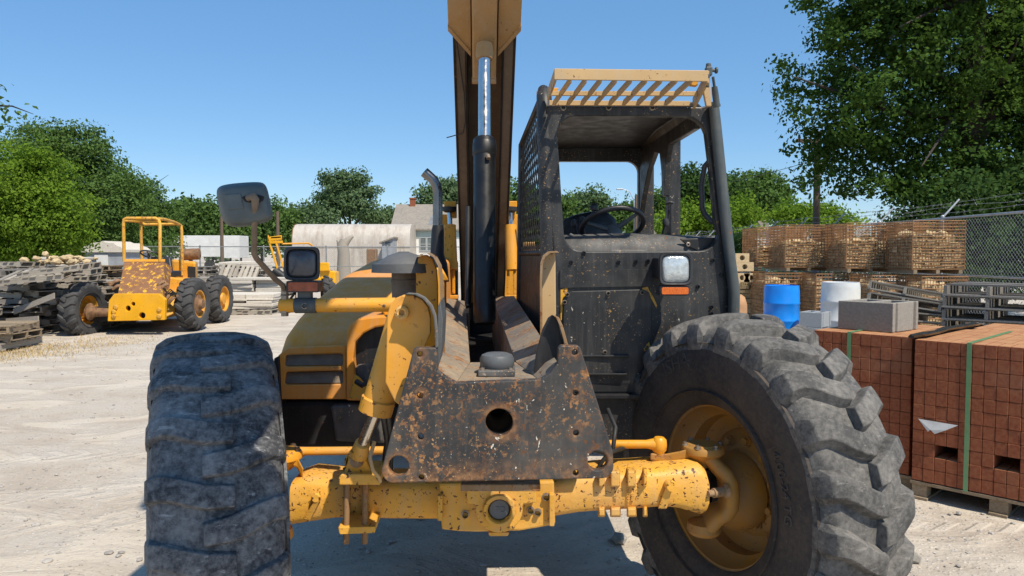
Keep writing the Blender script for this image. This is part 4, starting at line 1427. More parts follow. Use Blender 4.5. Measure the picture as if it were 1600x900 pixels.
mb = MB().lathe([(.004, 0), (.010, 0), (.011, .004), (.008, .006), (.004, .006)], M(1075, 382, 3.352), -BACK, 14)
mb.build('dash_eyelet', MAT['bolt'], dash)
mb = MB().hexa([M(888, 368, 3.5), M(905, 373, 3.5), M(905, 370, 3.5), M(891, 364, 3.5), M(888, 368, 3.53), M(905, 373, 3.53), M(905, 370, 3.53), M(891, 364, 3.53)])
mb.build('wiper_stub', MAT['plastic_grey'], dash, bevel=.003)
# steering wheel
c = M(957, 353, 3.74)
nrm = V((-.10, .52, .85)).normalized()
e1 = V((1, 0, 0))
e1 = (e1 - nrm * e1.dot(nrm)).normalized()
e2 = nrm.cross(e1)
ring = [c + (e1 * math.cos(2 * PI * i / 40) + e2 * math.sin(2 * PI * i / 40)) * .158 for i in range(40)]
swl = MB().tube(ring, .0135, 10, wrap=True).build('steering_wheel', MAT['plastic_black'], cab, smooth=60)
mb = MB()
for a in (200, 320, 80):
    q = c + (e1 * math.cos(math.radians(a)) + e2 * math.sin(math.radians(a))) * .155
    mb.tube([c - nrm * .03, q], [.016, .008], 8)
mb.lathe([(0, .03), (.035, .02), (.04, -.02), (.03, -.05), (.03, -.2), (0, -.2)], c - nrm * .03, nrm, 20)
mb.build('wheel_spokes', MAT['plastic_grey'], swl, smooth=50)
mb = MB().lathe([(0, .066), (.012, .064), (.022, .05), (.02, .032), (.01, .028), (.01, 0), (0, 0)], M(928, 338, 3.72), (0, -.1, 1), 16)
mb.build('spinner_knob', MAT['plastic_black'], swl, smooth=50)
for (lx, ly, tx, ty) in ((905, 374, 897, 350), (916, 374, 910, 345), (1035, 374, 1040, 348)):
    lv = MB().tube([M(lx, ly, 3.85), M((lx + tx) / 2 - 1, (ly + ty) / 2, 3.85), M(tx, ty, 3.83)], .007, 8)
    lv.lathe([(0, -.02), (.014, -.015), (.018, .0), (.014, .02), (0, .024)], M(tx, ty, 3.83), (0, 0, 1), 12)
    lv.build('lever', MAT['plastic_black'], cab, smooth=50)
# seat
mb = MB()


def seat_ring(k, Y):
    pts = [(878, 400), (876, 355), (882, 342), (900, 335), (925, 330), (948, 331), (960, 340), (966, 355), (968, 400)]
    cx, cy = 922, 370
    return [M(cx + (x - cx) * k, cy + (y - cy) * k, Y) for x, y in pts]


mb.loft([seat_ring(.88, 4.16), seat_ring(.98, 4.18), seat_ring(1, 4.22), seat_ring(.96, 4.27)])
seat = mb.build('seat', MAT['seat'], cab, smooth=60)
MB().box(M(922, 410, 4.0), (.42, .4, .12)).build('seat_cushion', MAT['seat'], seat, bevel=.03)
mb = MB()
mb.box(mach(.55, 7.05, 1.0), (.1, .1, .1))
# ================================================================== ground
rng = random.Random(11)
me = bpy.data.meshes.new('ground')
bm = bmesh.new()
N1 = 150
xs_ = np.concatenate([[-900, -300, -120], np.linspace(-40, 40, N1), [120, 300, 900]])
ys_ = np.concatenate([[-60, -10], np.linspace(-2, 60, N1), [90, 150, 300, 700, 1500]])
grid = [[None] * len(xs_) for _ in ys_]


def ground_z(x, y):
    if abs(x) > 41 or y > 61 or y < -3:
        return 0.0
    return .045 * (mnoise.noise(V((x * .25, y * .25, 0)))) + .014 * mnoise.noise(V((x * 1.3, y * 1.3, 5))) - .02


for j, y in enumerate(ys_):
    for i, x in enumerate(xs_):
        grid[j][i] = bm.verts.new((x, y, ground_z(x, y)))
for j in range(len(ys_) - 1):
    for i in range(len(xs_) - 1):
        bm.faces.new((grid[j][i], grid[j][i + 1], grid[j + 1][i + 1], grid[j + 1][i]))
bm.to_mesh(me)
bm.free()
me.shade_smooth()
me.materials.append(MAT['gravel'])
g = bpy.data.objects.new('ground', me)
COL.objects.link(g)
g['kind'] = 'structure'

# loose pebbles: one heap of small stones nobody could count
np_r = np.random.default_rng(4)
mb = MB()
ico = bmesh.new()
bmesh.ops.create_icosphere(ico, subdivisions=1, radius=1)
iv = [v.co.copy() for v in ico.verts]
ifc = [tuple(v.index for v in f.verts) for f in ico.faces]
ico.free()


def stone_at(mbx, p, r, flat=.6):
    R = Euler((rng.uniform(0, 6), rng.uniform(0, 6), rng.uniform(0, 6))).to_matrix()
    sc = V((r * rng.uniform(.7, 1.3), r * rng.uniform(.7, 1.2), r * rng.uniform(.5, .9) * flat))
    mbx.add([p + (R @ v * rng.uniform(.85, 1.15)) * 1.0 * 1 if False else p + V(((R @ v).x * sc.x, (R @ v).y * sc.y, (R @ v).z * sc.z)) for v in iv], ifc)


for k in range(6500):
    y = 2.6 + 16 * rng.random() ** 1.8
    x = rng.uniform(-.8, .8) * y
    r = .004 + .020 * rng.random() ** 6
    stone_at(mb, V((x, y, ground_z(x, y) + r * .2)), r)
for k in range(350):
    y = 2.7 + 12 * rng.random() ** 1.5
    x = rng.uniform(-.75, .75) * y
    r = .010 + .016 * rng.random() ** 2
    stone_at(mb, V((x, y, ground_z(x, y) + r * .15)), r, .7)
tag(mb.build('loose_pebbles', MAT['pebble']), 'loose pale pebbles strewn over the dusty gravel yard', 'gravel', kind='stuff')
# three bigger lumps of rubble under the machine
for (px, py, r, lab) in ((968, 851, .055, 'fist sized dark stone on the ground beside the lug tyre'), (1428, 888, .045, 'small dark stone on the gravel in front of the brick pallet'), (1498, 810, .022, 'small pale stone lying by the brick pallet')):
    d = CAM_H * F_PX / (py - 397)
    p = P(px, py, d)
    mb = MB()
    stone_at(mb, V((p.x, p.y, ground_z(p.x, p.y) + r * .4)), r, .8)
    tag(mb.build('stone', MAT['concrete'] if r > .03 else MAT['pebble'], org=(p.x, p.y, 0)), lab, 'stone')

# dry grass along the foot of the pallets
mb = MB()
for k in range(6500):
    t = rng.random()
    px = -60 + 400 * rng.random()
    py = 541 + rng.gauss(0, 7) + (6 if px < 120 else 0) - (px - 100) * .035
    if px > 170 and rng.random() < (px - 170) / 120:
        continue
    d = CAM_H * F_PX / (py - 397)
    p = P(px, py, d)
    h = rng.uniform(.012, .06)
    a = rng.uniform(0, 6.28)
    lean = V((math.cos(a), math.sin(a), 0)) * h * rng.uniform(.1, 1.0)
    s_ = V((-math.sin(a), math.cos(a), 0)) * .006
    p.z = -.02
    mb.add([p - s_, p + s_, p + lean + V((0, 0, h))], [(0, 1, 2)])
tag(mb.build('dry_grass', MAT['dry_grass']), 'straw coloured dry grass strip along the foot of the old pallets', 'grass', kind='stuff')

# ================================================================== chain link fences
def fence(name, pts, h, label, wire=.075, wr=.0022, arms=None, post_every=2.5, mat='galv', arm_dir=None, mid=True, tension_bottom=True):
    t = thing(name, label, 'fence', (pts[0][0], pts[0][1], 0))
    wires = MB()
    rails = MB()
    n_post = 0
    up = V((0, 0, 1))
    for (a, b_) in zip(pts[:-1], pts[1:]):
        a, b_ = V((a[0], a[1], 0)), V((b_[0], b_[1], 0))
        L = (b_ - a).length
        d = (b_ - a) / L
        side = V((-d.y, d.x, 0)) * wr

        def pt(u, z):
            return a + d * u + up * z

        n = int((L + h) / wire)
        for s_ in (1, -1):
            for k in range(n):
                u0 = -h + k * wire if s_ > 0 else k * wire
                u1 = u0 + s_ * h
                z0, z1 = .05, h
                ua, ub = u0, u1
                za, zb_ = z0, z1
                if s_ > 0:
                    if ua < 0:
                        za = z0 + (0 - ua) / (ub - ua) * (z1 - z0)
                        ua = 0
                    if ub > L:
                        zb_ = z1 - (ub - L) / (u1 - u0) * (z1 - z0)
                        ub = L
                else:
                    if ua > L:
                        za = z0 + (ua - L) / h * (z1 - z0)
                        ua = L
                    if ub < 0:
                        zb_ = z1 - (0 - ub) / h * (z1 - z0)
                        ub = 0
                if zb_ - za < .05:
                    continue
                off = side * .6 * s_
                p0, p1 = pt(ua, za) + off, pt(ub, zb_) + off
                q = V((0, 0, wr))
                wires.add([p0 - d * wr, p0 + side, p0 + d * wr, p0 - side, p1 - d * wr, p1 + side, p1 + d * wr, p1 - side], [(0, 1, 5, 4), (1, 2, 6, 5), (2, 3, 7, 6), (3, 0, 4, 7)])
        rails.tube([pt(0, h), pt(L, h)], .022, 8)
        if mid:
            rails.tube([pt(0, h * .52), pt(L, h * .52)], .018, 8)
        np_ = max(1, int(round(L / post_every)))
        for k in range(np_ + 1):
            p = MB()
            base = pt(L * k / np_, 0)
            p.tube([base, base + up * (h + .05)], .032, 10)
            p.lathe([(.034, 0), (.036, .02), (.02, .04), (0, .045)], base + up * (h + .03), up, 10)
            if arm_dir is not None:
                ad = V(arm_dir)
                p.tube([base + up * (h + .02), base + up * (h + .02) + ad], .02, 8)
            p.build('post', MAT[mat], t, smooth=50)
        if arm_dir is not None:
            for f_ in (.35, .68, .98):
                bw = MB()
                o_ = up * (h + .02) + V(arm_dir) * f_
                prev = pt(0, 0) + o_
                path = [pt(L * i / 24, 0) + o_ + V((0, 0, -.05 * math.sin(PI * ((i * np_ / 24) % 1)) + rng.uniform(-.03, .03))) for i in range(25)]
                bw.tube(path, .004, 4)
                for i in range(int(L / .22)):
                    u = rng.uniform(0, L)
                    i_ = int(u / L * 24)
                    fr_ = u / L * 24 - i_
                    q = path[min(i_, 23)].lerp(path[min(i_ + 1, 24)], fr_)
                    for _ in range(2):
                        r_ = V((rng.uniform(-1, 1), rng.uniform(-1, 1), rng.uniform(-1, 1))).normalized() * .035
                        bw.tube([q - r_, q + r_], .003, 3)
                bw.build('barbed_wire', MAT['galv_dark'], t)
    wires.build('chain_link', MAT[mat], t)
    rails.build('rail', MAT[mat], t, smooth=50)
    return t


fence('chain_link_fence', [(8.5, 9.6), (8.5, 37.0)], 2.3, 'tall chain link fence with barbed wire arms running behind the wire baskets', .085, .0024, arm_dir=(.32, 0, .36), post_every=2.45)
fence('chain_link_fence', [(-26, 33), (8.3, 37.2)], 1.95, 'long low chain link fence across the back of the yard before the trailers', .10, .0028, post_every=3.0, mat='galv_dark')
fence('chain_link_fence', [(8.7, 37.2), (30, 33)], 2.1, 'distant chain link fence closing the yard behind the black cab', .11, .003, post_every=3.0, mat='galv_dark')

# ================================================================== pallets
def pallet_mesh(seed, w=1.15, d=1.0, h=.125, missing=.1, name='pallet'):
    rg = random.Random(seed)
    mb = MB()
    for y in (-d / 2 + .03, 0, d / 2 - .03):
        mb.box((rg.uniform(-.01, .01), y, h / 2), (w, .04, h - .036))
    nb = 8
    for i in range(nb):
        if rg.random() < missing:
            continue
        x = -w / 2 + .05 + (w - .1) * i / (nb - 1)
        mb.box((x, rg.uniform(-.02, .02), h - .009), (.10, d + rg.uniform(-.03, .03), .018), Euler((rg.uniform(-.01, .01), 0, rg.uniform(-.03, .03))).to_matrix())
    for i in range(4):
        x = -w / 2 + .06 + (w - .12) * i / 3
        mb.box((x, 0, .009), (.11, d, .018), Euler((0, 0, rg.uniform(-.02, .02))).to_matrix())
    return mb


PAL = []
for k, mt in enumerate(('wood_grey', 'wood_grey', 'wood_grey', 'wood_dark', 'wood_brown')):
    me_ = pallet_mesh(20 + k)
    o = me_.build('pallet', MAT[mt])
    PAL.append(o.data)
    bpy.data.objects.remove(o)


def put_pallet(x, y, z, rz, label, group, kind=0, rx=0, ry=0, sc=1.0):
    o = bpy.data.objects.new('pallet', PAL[kind])
    COL.objects.link(o)
    o.location = (x, y, z)
    o.rotation_euler = (rx, ry, rz)
    o.scale = (sc, sc, 1)
    return tag(o, label, 'pallet', group)


def stack(px, Y, n, rz, label, group, kinds=(0, 1, 2), z0=0.0, jit=.07, top=True):
    p = P(px, 450, Y)
    z = z0
    for k in range(n):
        put_pallet(p.x + rng.gauss(0, jit), p.y + rng.gauss(0, jit), z, rz + rng.gauss(0, .09) + (PI / 2 if rng.random() < .3 else 0), label, group, rng.choice(kinds), rng.gauss(0, .022), rng.gauss(0, .022))
        z += .135 + rng.uniform(0, .02)
    return p.x, p.y, z


LG = 'old grey pallets in the heaps left of the yellow tractor'
for (px, Y, n, rz) in ((-70, 13.6, 5, .3), (-10, 12.6, 3, .1)):
    stack(px, Y, n, rz, 'grey pallet in the low stack at the far left edge near the straw', 'pallets in the low left stacks', (0, 1, 4))
for (px, Y, n, rz) in ((15, 15.2, 9, .1), (62, 15.6, 8, -.1), (108, 15.9, 9, .15), (150, 16.8, 7, .0)):
    stack(px, Y, n, rz, 'grey weathered pallet in the tall uneven stacks left of the yellow tractor', LG, (0, 1, 2, 3))
for (px, Y, n, rz) in ((-40, 17.5, 9, .2), (20, 18.5, 10, .1), (75, 19.0, 9, -.15), (130, 18.6, 9, .1), (180, 19.2, 9, .2), (222, 20.5, 8, 0), (262, 21.0, 7, .15)):
    stack(px, Y, n, rz, 'pale old pallet in the second row of stacks behind the yellow tractor', 'pallets in the row behind the yellow tractor', (0, 1, 2, 4))
for (px, Y, n, rz) in ((342, 23.5, 6, .1), (372, 25.0, 7, .3), (330, 27.0, 8, .1), (400, 26.5, 7, -.1), (360, 29.0, 8, 0), (430, 28, 5, .2)):
    stack(px, Y, n, rz, 'grey pallet in the far stacks between the tractor and the mirror', 'far pallets between the tractor and the mirror', (0, 1, 2, 3))
for k, (px, Y, z, rx, ry, rz) in enumerate(((64, 14.6, 1.12, .16, -.10, .2), (96, 14.7, 1.22, .05, -.14, .1), (372, 23.8, .82, .75, .1, .1))):
    p = P(px, 450, Y)
    put_pallet(p.x, p.y, z, rz, ('grey pallet tipped on the near edge of the tall left heap', 'pale pallet sagging over the top of the left heap', 'slatted grey pallet leaning steeply against the far stacks')[k], None, 0, rx, ry)
# loose boards poking from the heaps
for k, (x0, y0, x1, y1, Y0, Y1, lab) in enumerate(((22, 487, 85, 462, 14.5, 14.2, 'long loose board leaning across the left pallet heap'), (-6, 520, 50, 508, 13.0, 13.6, 'pale loose board lying on the low stack at far left'), (10, 502, 60, 498, 14.2, 13.9, 'short grey board stuck out of the left heap'))):
    mb = MB()
    a, b_ = P(x0, y0, Y0), P(x1, y1, Y1)
    bar((a, b_), .025, .11, mb)
    tag(mb.build('loose_board', MAT['wood_grey'], org=(a + b_) / 2), lab, 'board')

# pale stone slabs stacked on pallets in the distance
def slab_pile(name, px, Y, z0, w, d, n, th, mat, label, seed, group=None):
    rg = random.Random(seed)
    p = P(px, 450, Y)
    mb = MB()
    z = z0
    for k in range(n):
        t = th * rg.uniform(.7, 1.3)
        nx = rg.choice((1, 2, 2))
        for i in range(nx):
            ww = w / nx
            mb.box((p.x - w / 2 + ww * (i + .5) + rg.uniform(-.04, .04), p.y + rg.uniform(-.05, .05), z + t / 2), (ww * rg.uniform(.85, 1.0), d * rg.uniform(.85, 1), t * .95), Euler((rg.gauss(0, .01), rg.gauss(0, .012), rg.gauss(0, .05))).to_matrix())
        z += t
    o = mb.build(name, MAT[mat], org=(p.x, p.y, z0), bevel=.012)
    return tag(o, label, 'stone slabs', group)


slab_pile('flagstone_pile', 392, 20.0, .14, 1.5, 1.1, 5, .09, 'stone_white', 'low pile of pale flat stone slabs on the gravel beside the rear tractor tyre', 1)
slab_pile('flagstone_pile', 408, 21.6, .14, 1.6, 1.2, 8, .09, 'stone_white', 'white flagstone pile topped with wide slabs left of the mirror arm', 2)
slab_pile('flagstone_pile', 384, 26.0, 1.0, 1.5, 1.2, 4, .10, 'stone_white', 'pale stone slabs lying on top of the far pallet stack', 3)
slab_pile('flagstone_pile', 108, 20.0, 1.26, 1.1, .9, 3, .10, 'stone_white', 'pale stone slabs on the stack behind the left tractor tyre', 4)
for k, (px, Y) in enumerate(((392, 20.0), (408, 21.6))):
    p = P(px, 450, Y)
    put_pallet(p.x, p.y, 0, .1 * k, ('pallet under the low pale slab pile beside the rear tractor tyre', 'pallet under the white flagstone pile left of the mirror arm')[k], None, k, sc=1.3)

# rubble load on top of a stack
p = P(95, 450, 18.5)
mb = MB()
for k in range(60):
    stone_at(mb, V((p.x + rng.gauss(0, .32), p.y + rng.gauss(0, .25), 1.38 + abs(rng.gauss(0, .07)))), rng.uniform(.06, .13), .9)
tag(mb.build('stone_rubble', MAT['stone_tan']), 'heap of tan rubble stones on the pallet row by the old shed', 'rubble', kind='stuff')

# ================================================================== wire baskets
def basket_mesh(w=1.02, d=1.0, h=.92):
    mb = MB()

    def wire(p0, p1, r=.0065):
        mb.tube([p0, p1], r, 4, caps=False)
    z0 = .1
    s_ = .062
    n = int(w / s_)
    for y in (-d / 2, d / 2):
        for i in range(n + 1):
            x = -w / 2 + w * i / n
            wire(V((x, y, z0)), V((x, y, z0 + h)))
        for k in range(int(h / s_) + 1):
            z = z0 + s_ * k
            wire(V((-w / 2, y, z)), V((w / 2, y, z)), .008)
    for x in (-w / 2, w / 2):
        for i in range(int(d / s_) + 1):
            y = -d / 2 + d * i / int(d / s_)
            wire(V((x, y, z0)), V((x, y, z0 + h)))
        for k in range(int(h / s_) + 1):
            z = z0 + s_ * k
            wire(V((x, -d / 2, z)), V((x, d / 2, z)), .008)
    for x in (-w / 2, w / 2):
        for y in (-d / 2, d / 2):
            mb.tube([V((x, y, z0)), V((x, y, z0 + h))], .010, 6)
    for z in (z0, z0 + h):
        mb.tube([V((-w / 2, -d / 2, z)), V((w / 2, -d / 2, z)), V((w / 2, d / 2, z)), V((-w / 2, d / 2, z))], .009, 6, wrap=True)
    return mb


def feet_mesh(w=1.0, d=1.0):
    mb = MB()
    for x in (-w / 2 + .06, 0, w / 2 - .06):
        mb.box((x, 0, .052), (.07, d, .075))
    for k in range(7):
        mb.box((0, -d / 2 + .07 + (d - .14) * k / 6, .097), (w, .09, .015))
    return mb


def load_mesh(seed, w=.96, d=.92, h=.55, slope=.15):
    rg = random.Random(seed)
    mb = MB()
    z = .112
    while z < h:
        t = rg.uniform(.045, .085)
        x = -w / 2
        while x < w / 2 - .05:
            ww = rg.uniform(.08, .26)
            if x + ww > w / 2:
                ww = w / 2 - x
            for y in (-d / 2 + .1, d / 2 - .1):
                if z + t < h * (1 + slope * math.sin(x * 5 + seed)):
                    mb.box((x + ww / 2, y + rg.uniform(-.03, .03), z + t / 2), (ww * .95, .2, t * .93), Euler((rg.gauss(0, .04), rg.gauss(0, .03), rg.gauss(0, .06))).to_matrix())
            x += ww
        y = -d / 2 + .2
        while y < d / 2 - .2:
            ww = rg.uniform(.1, .24)
            for x in (-w / 2 + .1, w / 2 - .1):
                mb.box((x + rg.uniform(-.03, .03), y + ww / 2, z + t / 2), (.2, ww * .95, t * .93), Euler((0, 0, rg.gauss(0, .06))).to_matrix())
            y += ww
        z += t
    mb.box((0, 0, .11 + (h - .2) / 2), (w - .35, d - .35, h - .2))
    for k in range(14):
        mb.box((rg.uniform(-.35, .35), rg.uniform(-.35, .35), h - .02 + rg.uniform(0, .06)), (rg.uniform(.1, .25), rg.uniform(.08, .2), .07), Euler((rg.gauss(0, .3), rg.gauss(0, .3), rg.uniform(0, 3))).to_matrix())
    return mb


b0 = basket_mesh().build('wire_basket', MAT['wire_rust'])
BASK = b0.data
bpy.data.objects.remove(b0)
b0 = feet_mesh().build('pallet_base', MAT['wood_brown'])
FEET = b0.data
bpy.data.objects.remove(b0)
LOAD = []
for s_, hh in ((1, .50), (2, .62), (3, .75), (4, .86)):
    b0 = load_mesh(s_, h=hh).build('stone_load', MAT['stone_tan'], bevel=.008)
    LOAD.append(b0)


def basket(x, y, z, rz, load, lab, llab, group, s=(1, 1, 1)):
    t = thing('wire_basket', lab, 'wire basket', (x, y, z), group, rz)
    t.scale = s
    a = bpy.data.objects.new('wire_cage', BASK)
    COL.objects.link(a)
    a.parent = t
    a = bpy.data.objects.new('pallet_base', FEET)
    COL.objects.link(a)
    a.parent = t
    if load is not None:
        l = LOAD[load].copy()
        COL.objects.link(l)
        l.location = (x, y, z)
        l.rotation_euler = (0, 0, rz)
        l.scale = s
        tag(l, llab, 'stone load', 'stone loads in the wire baskets')


UP = 'upper row of wire baskets'
LO = 'lower row of wire baskets'


def bx_at(pxl, pxr, Y):
    a, b_ = P(pxl, 450, Y), P(pxr, 450, Y)
    return (a.x + b_.x) / 2, (b_.x - a.x)


for (pl_, pr_, Y, ld, lab, llab) in ((1226, 1301, 15.0, 1, 'upper rusty wire basket between the two left ones, half full of stones', 'tan stones half filling the upper basket above the white barrel'),
                                     (1321, 1399, 14.0, 1, 'upper rusty wire basket above the big concrete block', 'tan stones in the upper basket above the big concrete block'),
                                     (1424, 1506, 13.0, 2, 'rightmost upper rusty wire basket beside the tall fence', 'tan stones filling the rightmost upper basket'),
                                     (1292, 1332, 15.7, 2, 'narrow upper wire basket set back behind the white barrel column', 'tan stones in the set back upper basket above the white barrel'),
                                     (1392, 1440, 14.9, 2, 'narrow upper wire basket set back between the two right ones', 'tan stones in the set back upper basket between the two right ones'),
                                     (1182, 1256, 16.4, 0, 'leftmost upper rusty wire basket above the blue barrel', 'low load of tan stones in the leftmost upper basket')):
    cx, w_ = bx_at(pl_, pr_, Y)
    sx = w_ / 1.02
    basket(cx, Y + .5 * sx, 1.24, 0, ld, lab, llab, UP, (sx, sx, .93))
for (pl_, pr_, Y, ld, lab, llab) in ((1440, 1512, 12.6, 3, 'lower wire basket behind the dark pallet stack', 'stones in the lower basket behind the dark pallet stack'),
                                     (1150, 1196, 16.4, 3, 'lower wire basket half hidden behind the blue barrel', 'stones in the lower basket behind the blue barrel'),
                                     (1195, 1262, 14.9, 3, 'lower wire basket just right of the blue barrel', 'stones in the lower basket right of the blue barrel'),
                                     (1275, 1352, 14.2, 3, 'lower wire basket behind the white barrel', 'stones in the lower basket behind the white barrel'),
                                     (1362, 1440, 13.2, 3, 'lower wire basket behind the tilted grey pallets', 'stones in the lower basket behind the tilted grey pallets')):
    cx, w_ = bx_at(pl_, pr_, Y)
    sx = min(1.05, w_ / 1.02)
    basket(cx, Y + .5 * sx, 0.0, 0, ld, lab, llab, LO, (sx, sx, 1.19))
for b0 in LOAD:
    bpy.data.objects.remove(b0)

# tan pierced blocks stacked at the left end of the baskets
for k, (px, py, w_) in enumerate(((1160, 434, 24), (1174, 434, 24), (1164, 417, 28), (1194, 434, 26), (1160, 403, 22))):
    Y = 15.6
    a, b_ = P(px - w_ / 2, py + 7, Y), P(px + w_ / 2, py - 7, Y)
    cx, cz = (a.x + b_.x) / 2, (a.z + b_.z) / 2
    hw, hh = (b_.x - a.x) / 2, (b_.z - a.z) / 2
    q = [V((cx - hw, Y, cz - hh)), V((cx + hw, Y, cz - hh)), V((cx + hw, Y, cz + hh)), V((cx - hw, Y, cz + hh))]
    hl_ = [V((cx + .055 * math.cos(2 * PI * i / 14), Y, cz + .055 * math.sin(2 * PI * i / 14))) for i in range(14)]
    mb = MB().prism(q, V((0, .3, 0)), [hl_])
    o = mb.build('pierced_block', MAT['stone_tan'], org=(cx, Y, cz - hh), bevel=.006)
    tag(o, ('tan pierced block at the left end of the lower row beside the cab post', 'tan block with a round hole, second from the cab post', 'tan pierced block on the second course beside the cab post', 'tan pierced block under the leftmost upper basket', 'tan pierced block topmost beside the cab post')[k], 'block', 'tan pierced blocks beside the cab post')
slab_pile('flagstone_pile', 1168, 16.6, 0, 1.0, .8, 10, .11, 'stone_tan', 'tan stone pile carrying the pierced blocks behind the cab post', 8)
mb = MB()
c = P(1150, 480, 11.5)
mb.loft([[c + V((.16 * math.cos(2 * PI * i / 16) * k_, .22 * math.sin(2 * PI * i / 16) * k_, z)) for i in range(16)] for z, k_ in ((-.42, .9), (-.3, 1.05), (.05, 1.0), (.16, .8), (.2, .5))])
tag(mb.build('canvas_sack', MAT['tan_sack'], smooth=60, org=(c.x, c.y, c.z - .42)), 'tan sack standing just behind the black cab corner', 'sack')
mb = MB()
mb.box((c.x, c.y, (c.z - .44) / 2), (.5, .5, c.z - .44))
tag(mb.build('timber_block', MAT['wood_dark'], org=(c.x, c.y, 0), bevel=.01), 'dark timber block under the tan sack behind the cab', 'block')

# ================================================================== barrels
def barrel(px, Y, z0, r, h, mat, lab, nm):
    p = P(px, 450, Y)
    t = thing(nm, lab, 'barrel', (p.x, p.y, z0))
    o = V((p.x, p.y, z0))
    MB().lathe([(0, 0), (r * .92, 0), (r * .97, .01), (r * .985, .05), (r, .10), (r, h * .31), (r * 1.022, h * .322), (r * 1.022, h * .348), (r, h * .36), (r, h * .64), (r * 1.022, h * .652), (r * 1.022, h * .678), (r, h * .69), (r * .995, h * .9), (r * .97, h * .955), (r * .955, h * .985), (r * .95, h), (r * .9, h), (r * .89, h - .02), (0, h - .025)], o, (0, 0, 1), 48).build('drum', MAT[mat], t, smooth=40)
    MB().lathe([(0, .02), (.03, .02), (.035, .01), (.035, 0)], o + V((r * .5, -r * .3, h - .025)), (0, 0, 1), 16).build('bung', MAT[mat], t, smooth=40)
    return t


barrel(1221.5, 12.4, .19, .288, .885, 'blue_plastic', 'bright blue plastic barrel standing in front of the wire baskets', 'blue_barrel')
barrel(1313.5, 11.6, .26, .288, .90, 'white_plastic', 'white plastic barrel standing behind the big concrete block', 'white_barrel')
for px, Y, n, lab in ((1221, 12.4, 1, 'pallet under the blue barrel'), (1313, 11.6, 2, 'pallet under the white barrel')):
    p = P(px, 450, Y)
    for k in range(n):
        put_pallet(p.x, p.y, .13 * k + (.06 if n == 1 else 0), .1, lab if n == 1 else lab + (', lower one', ', upper one')[k], None, 3)
p_ = P(1221, 450, 12.4)

# ================================================================== brick cubes
FA = V((.69, -.72, 0)).normalized()      # along the face, to the right
FB = V((.72, .69, 0)).normalized()       # away from the camera


def bxm(mbx, o, a0, a1, b0_, b1, z0, z1):
    q = lambda a, b, z: o + FA * a + FB * b + V((0, 0, z))
    mbx.add([q(a0, b0_, z0), q(a1, b0_, z0), q(a1, b0_, z1), q(a0, b0_, z1), q(a0, b1, z0), q(a1, b1, z0), q(a1, b1, z1), q(a0, b1, z1)], [(0, 1, 2, 3), (7, 6, 5, 4), (0, 4, 5, 1), (1, 5, 6, 2), (2, 6, 7, 3), (3, 7, 4, 0)])


def brick_cube(o, width, depth, z0, z1, nrow, lab, forks, strap_at, seed):
    rg = random.Random(seed)
    t = thing('brick_cube', lab, 'brick stack', o + FA * width / 2 + FB * depth / 2)
    h = (z1 - z0) / nrow
    mb = MB()
    pat = [.062, .102, .102, .062, .102]
    for r in range(nrow):
        a = 0.0
        k = rg.randint(0, 4)
        z = z0 + h * r
        while a < width - .02:
            w_ = min(.066 if (r in {f[2] for f in forks} or k + 1) else .066, width - a)
            skip = any(f0 - .001 < a + w_ / 2 < f1 and r == fr_ for f0, f1, fr_ in forks)
            if w_ > .02 and not skip:
                j = rg.uniform(-.0014, .0012)
                top = r == nrow - 1
                if top:
                    bxm(mb, o, max(a, 0) + .0012, a + w_ - .0012, j, .195, z, z + h - .0015)
                else:
                    bxm(mb, o, max(a, 0) + .0012, a + w_ - .0012, j, .195, z, z + h - .0022)
            a += w_
        # visible left flank and inside courses
        nb = int(depth / .2)
        for i in range(1, nb):
            j = rg.uniform(-.0014, .0012)
            bxm(mb, o, j, .098, .2 * i, .2 * i + .197, z, z + h - .002)
            bxm(mb, o, width - .098, width + j, .2 * i, .2 * i + .197, z, z + h - .002)
            if r == nrow - 1:
                a = .1
                while a < width - .1:
                    bxm(mb, o, a, a + .0965, .2 * i, .2 * i + .197, z + rg.uniform(-.003, .003), z + h - .002)
                    a += .098
        if r in {f[2] for f in forks}:
            pass
    bxm(mb, o, .1, width - .1, .42, depth - .02, z0 + .01, z1 - h - .01)
    # keep the fork slots clear and dark: the core starts well behind them
    mb.build('bricks', MAT['brick'], t, bevel=.0022, seg=1)
    for s_ in strap_at:
        st_ = MB()
        bxm(st_, o, s_, s_ + .026, -.0055, -.0035, z0 - .01, z1 + .0045)
        bxm(st_, o, s_, s_ + .026, -.0035, depth + .004, z1 + .0015, z1 + .0045)
        st_.build('strap', MAT['strap_green'], t)
    return t


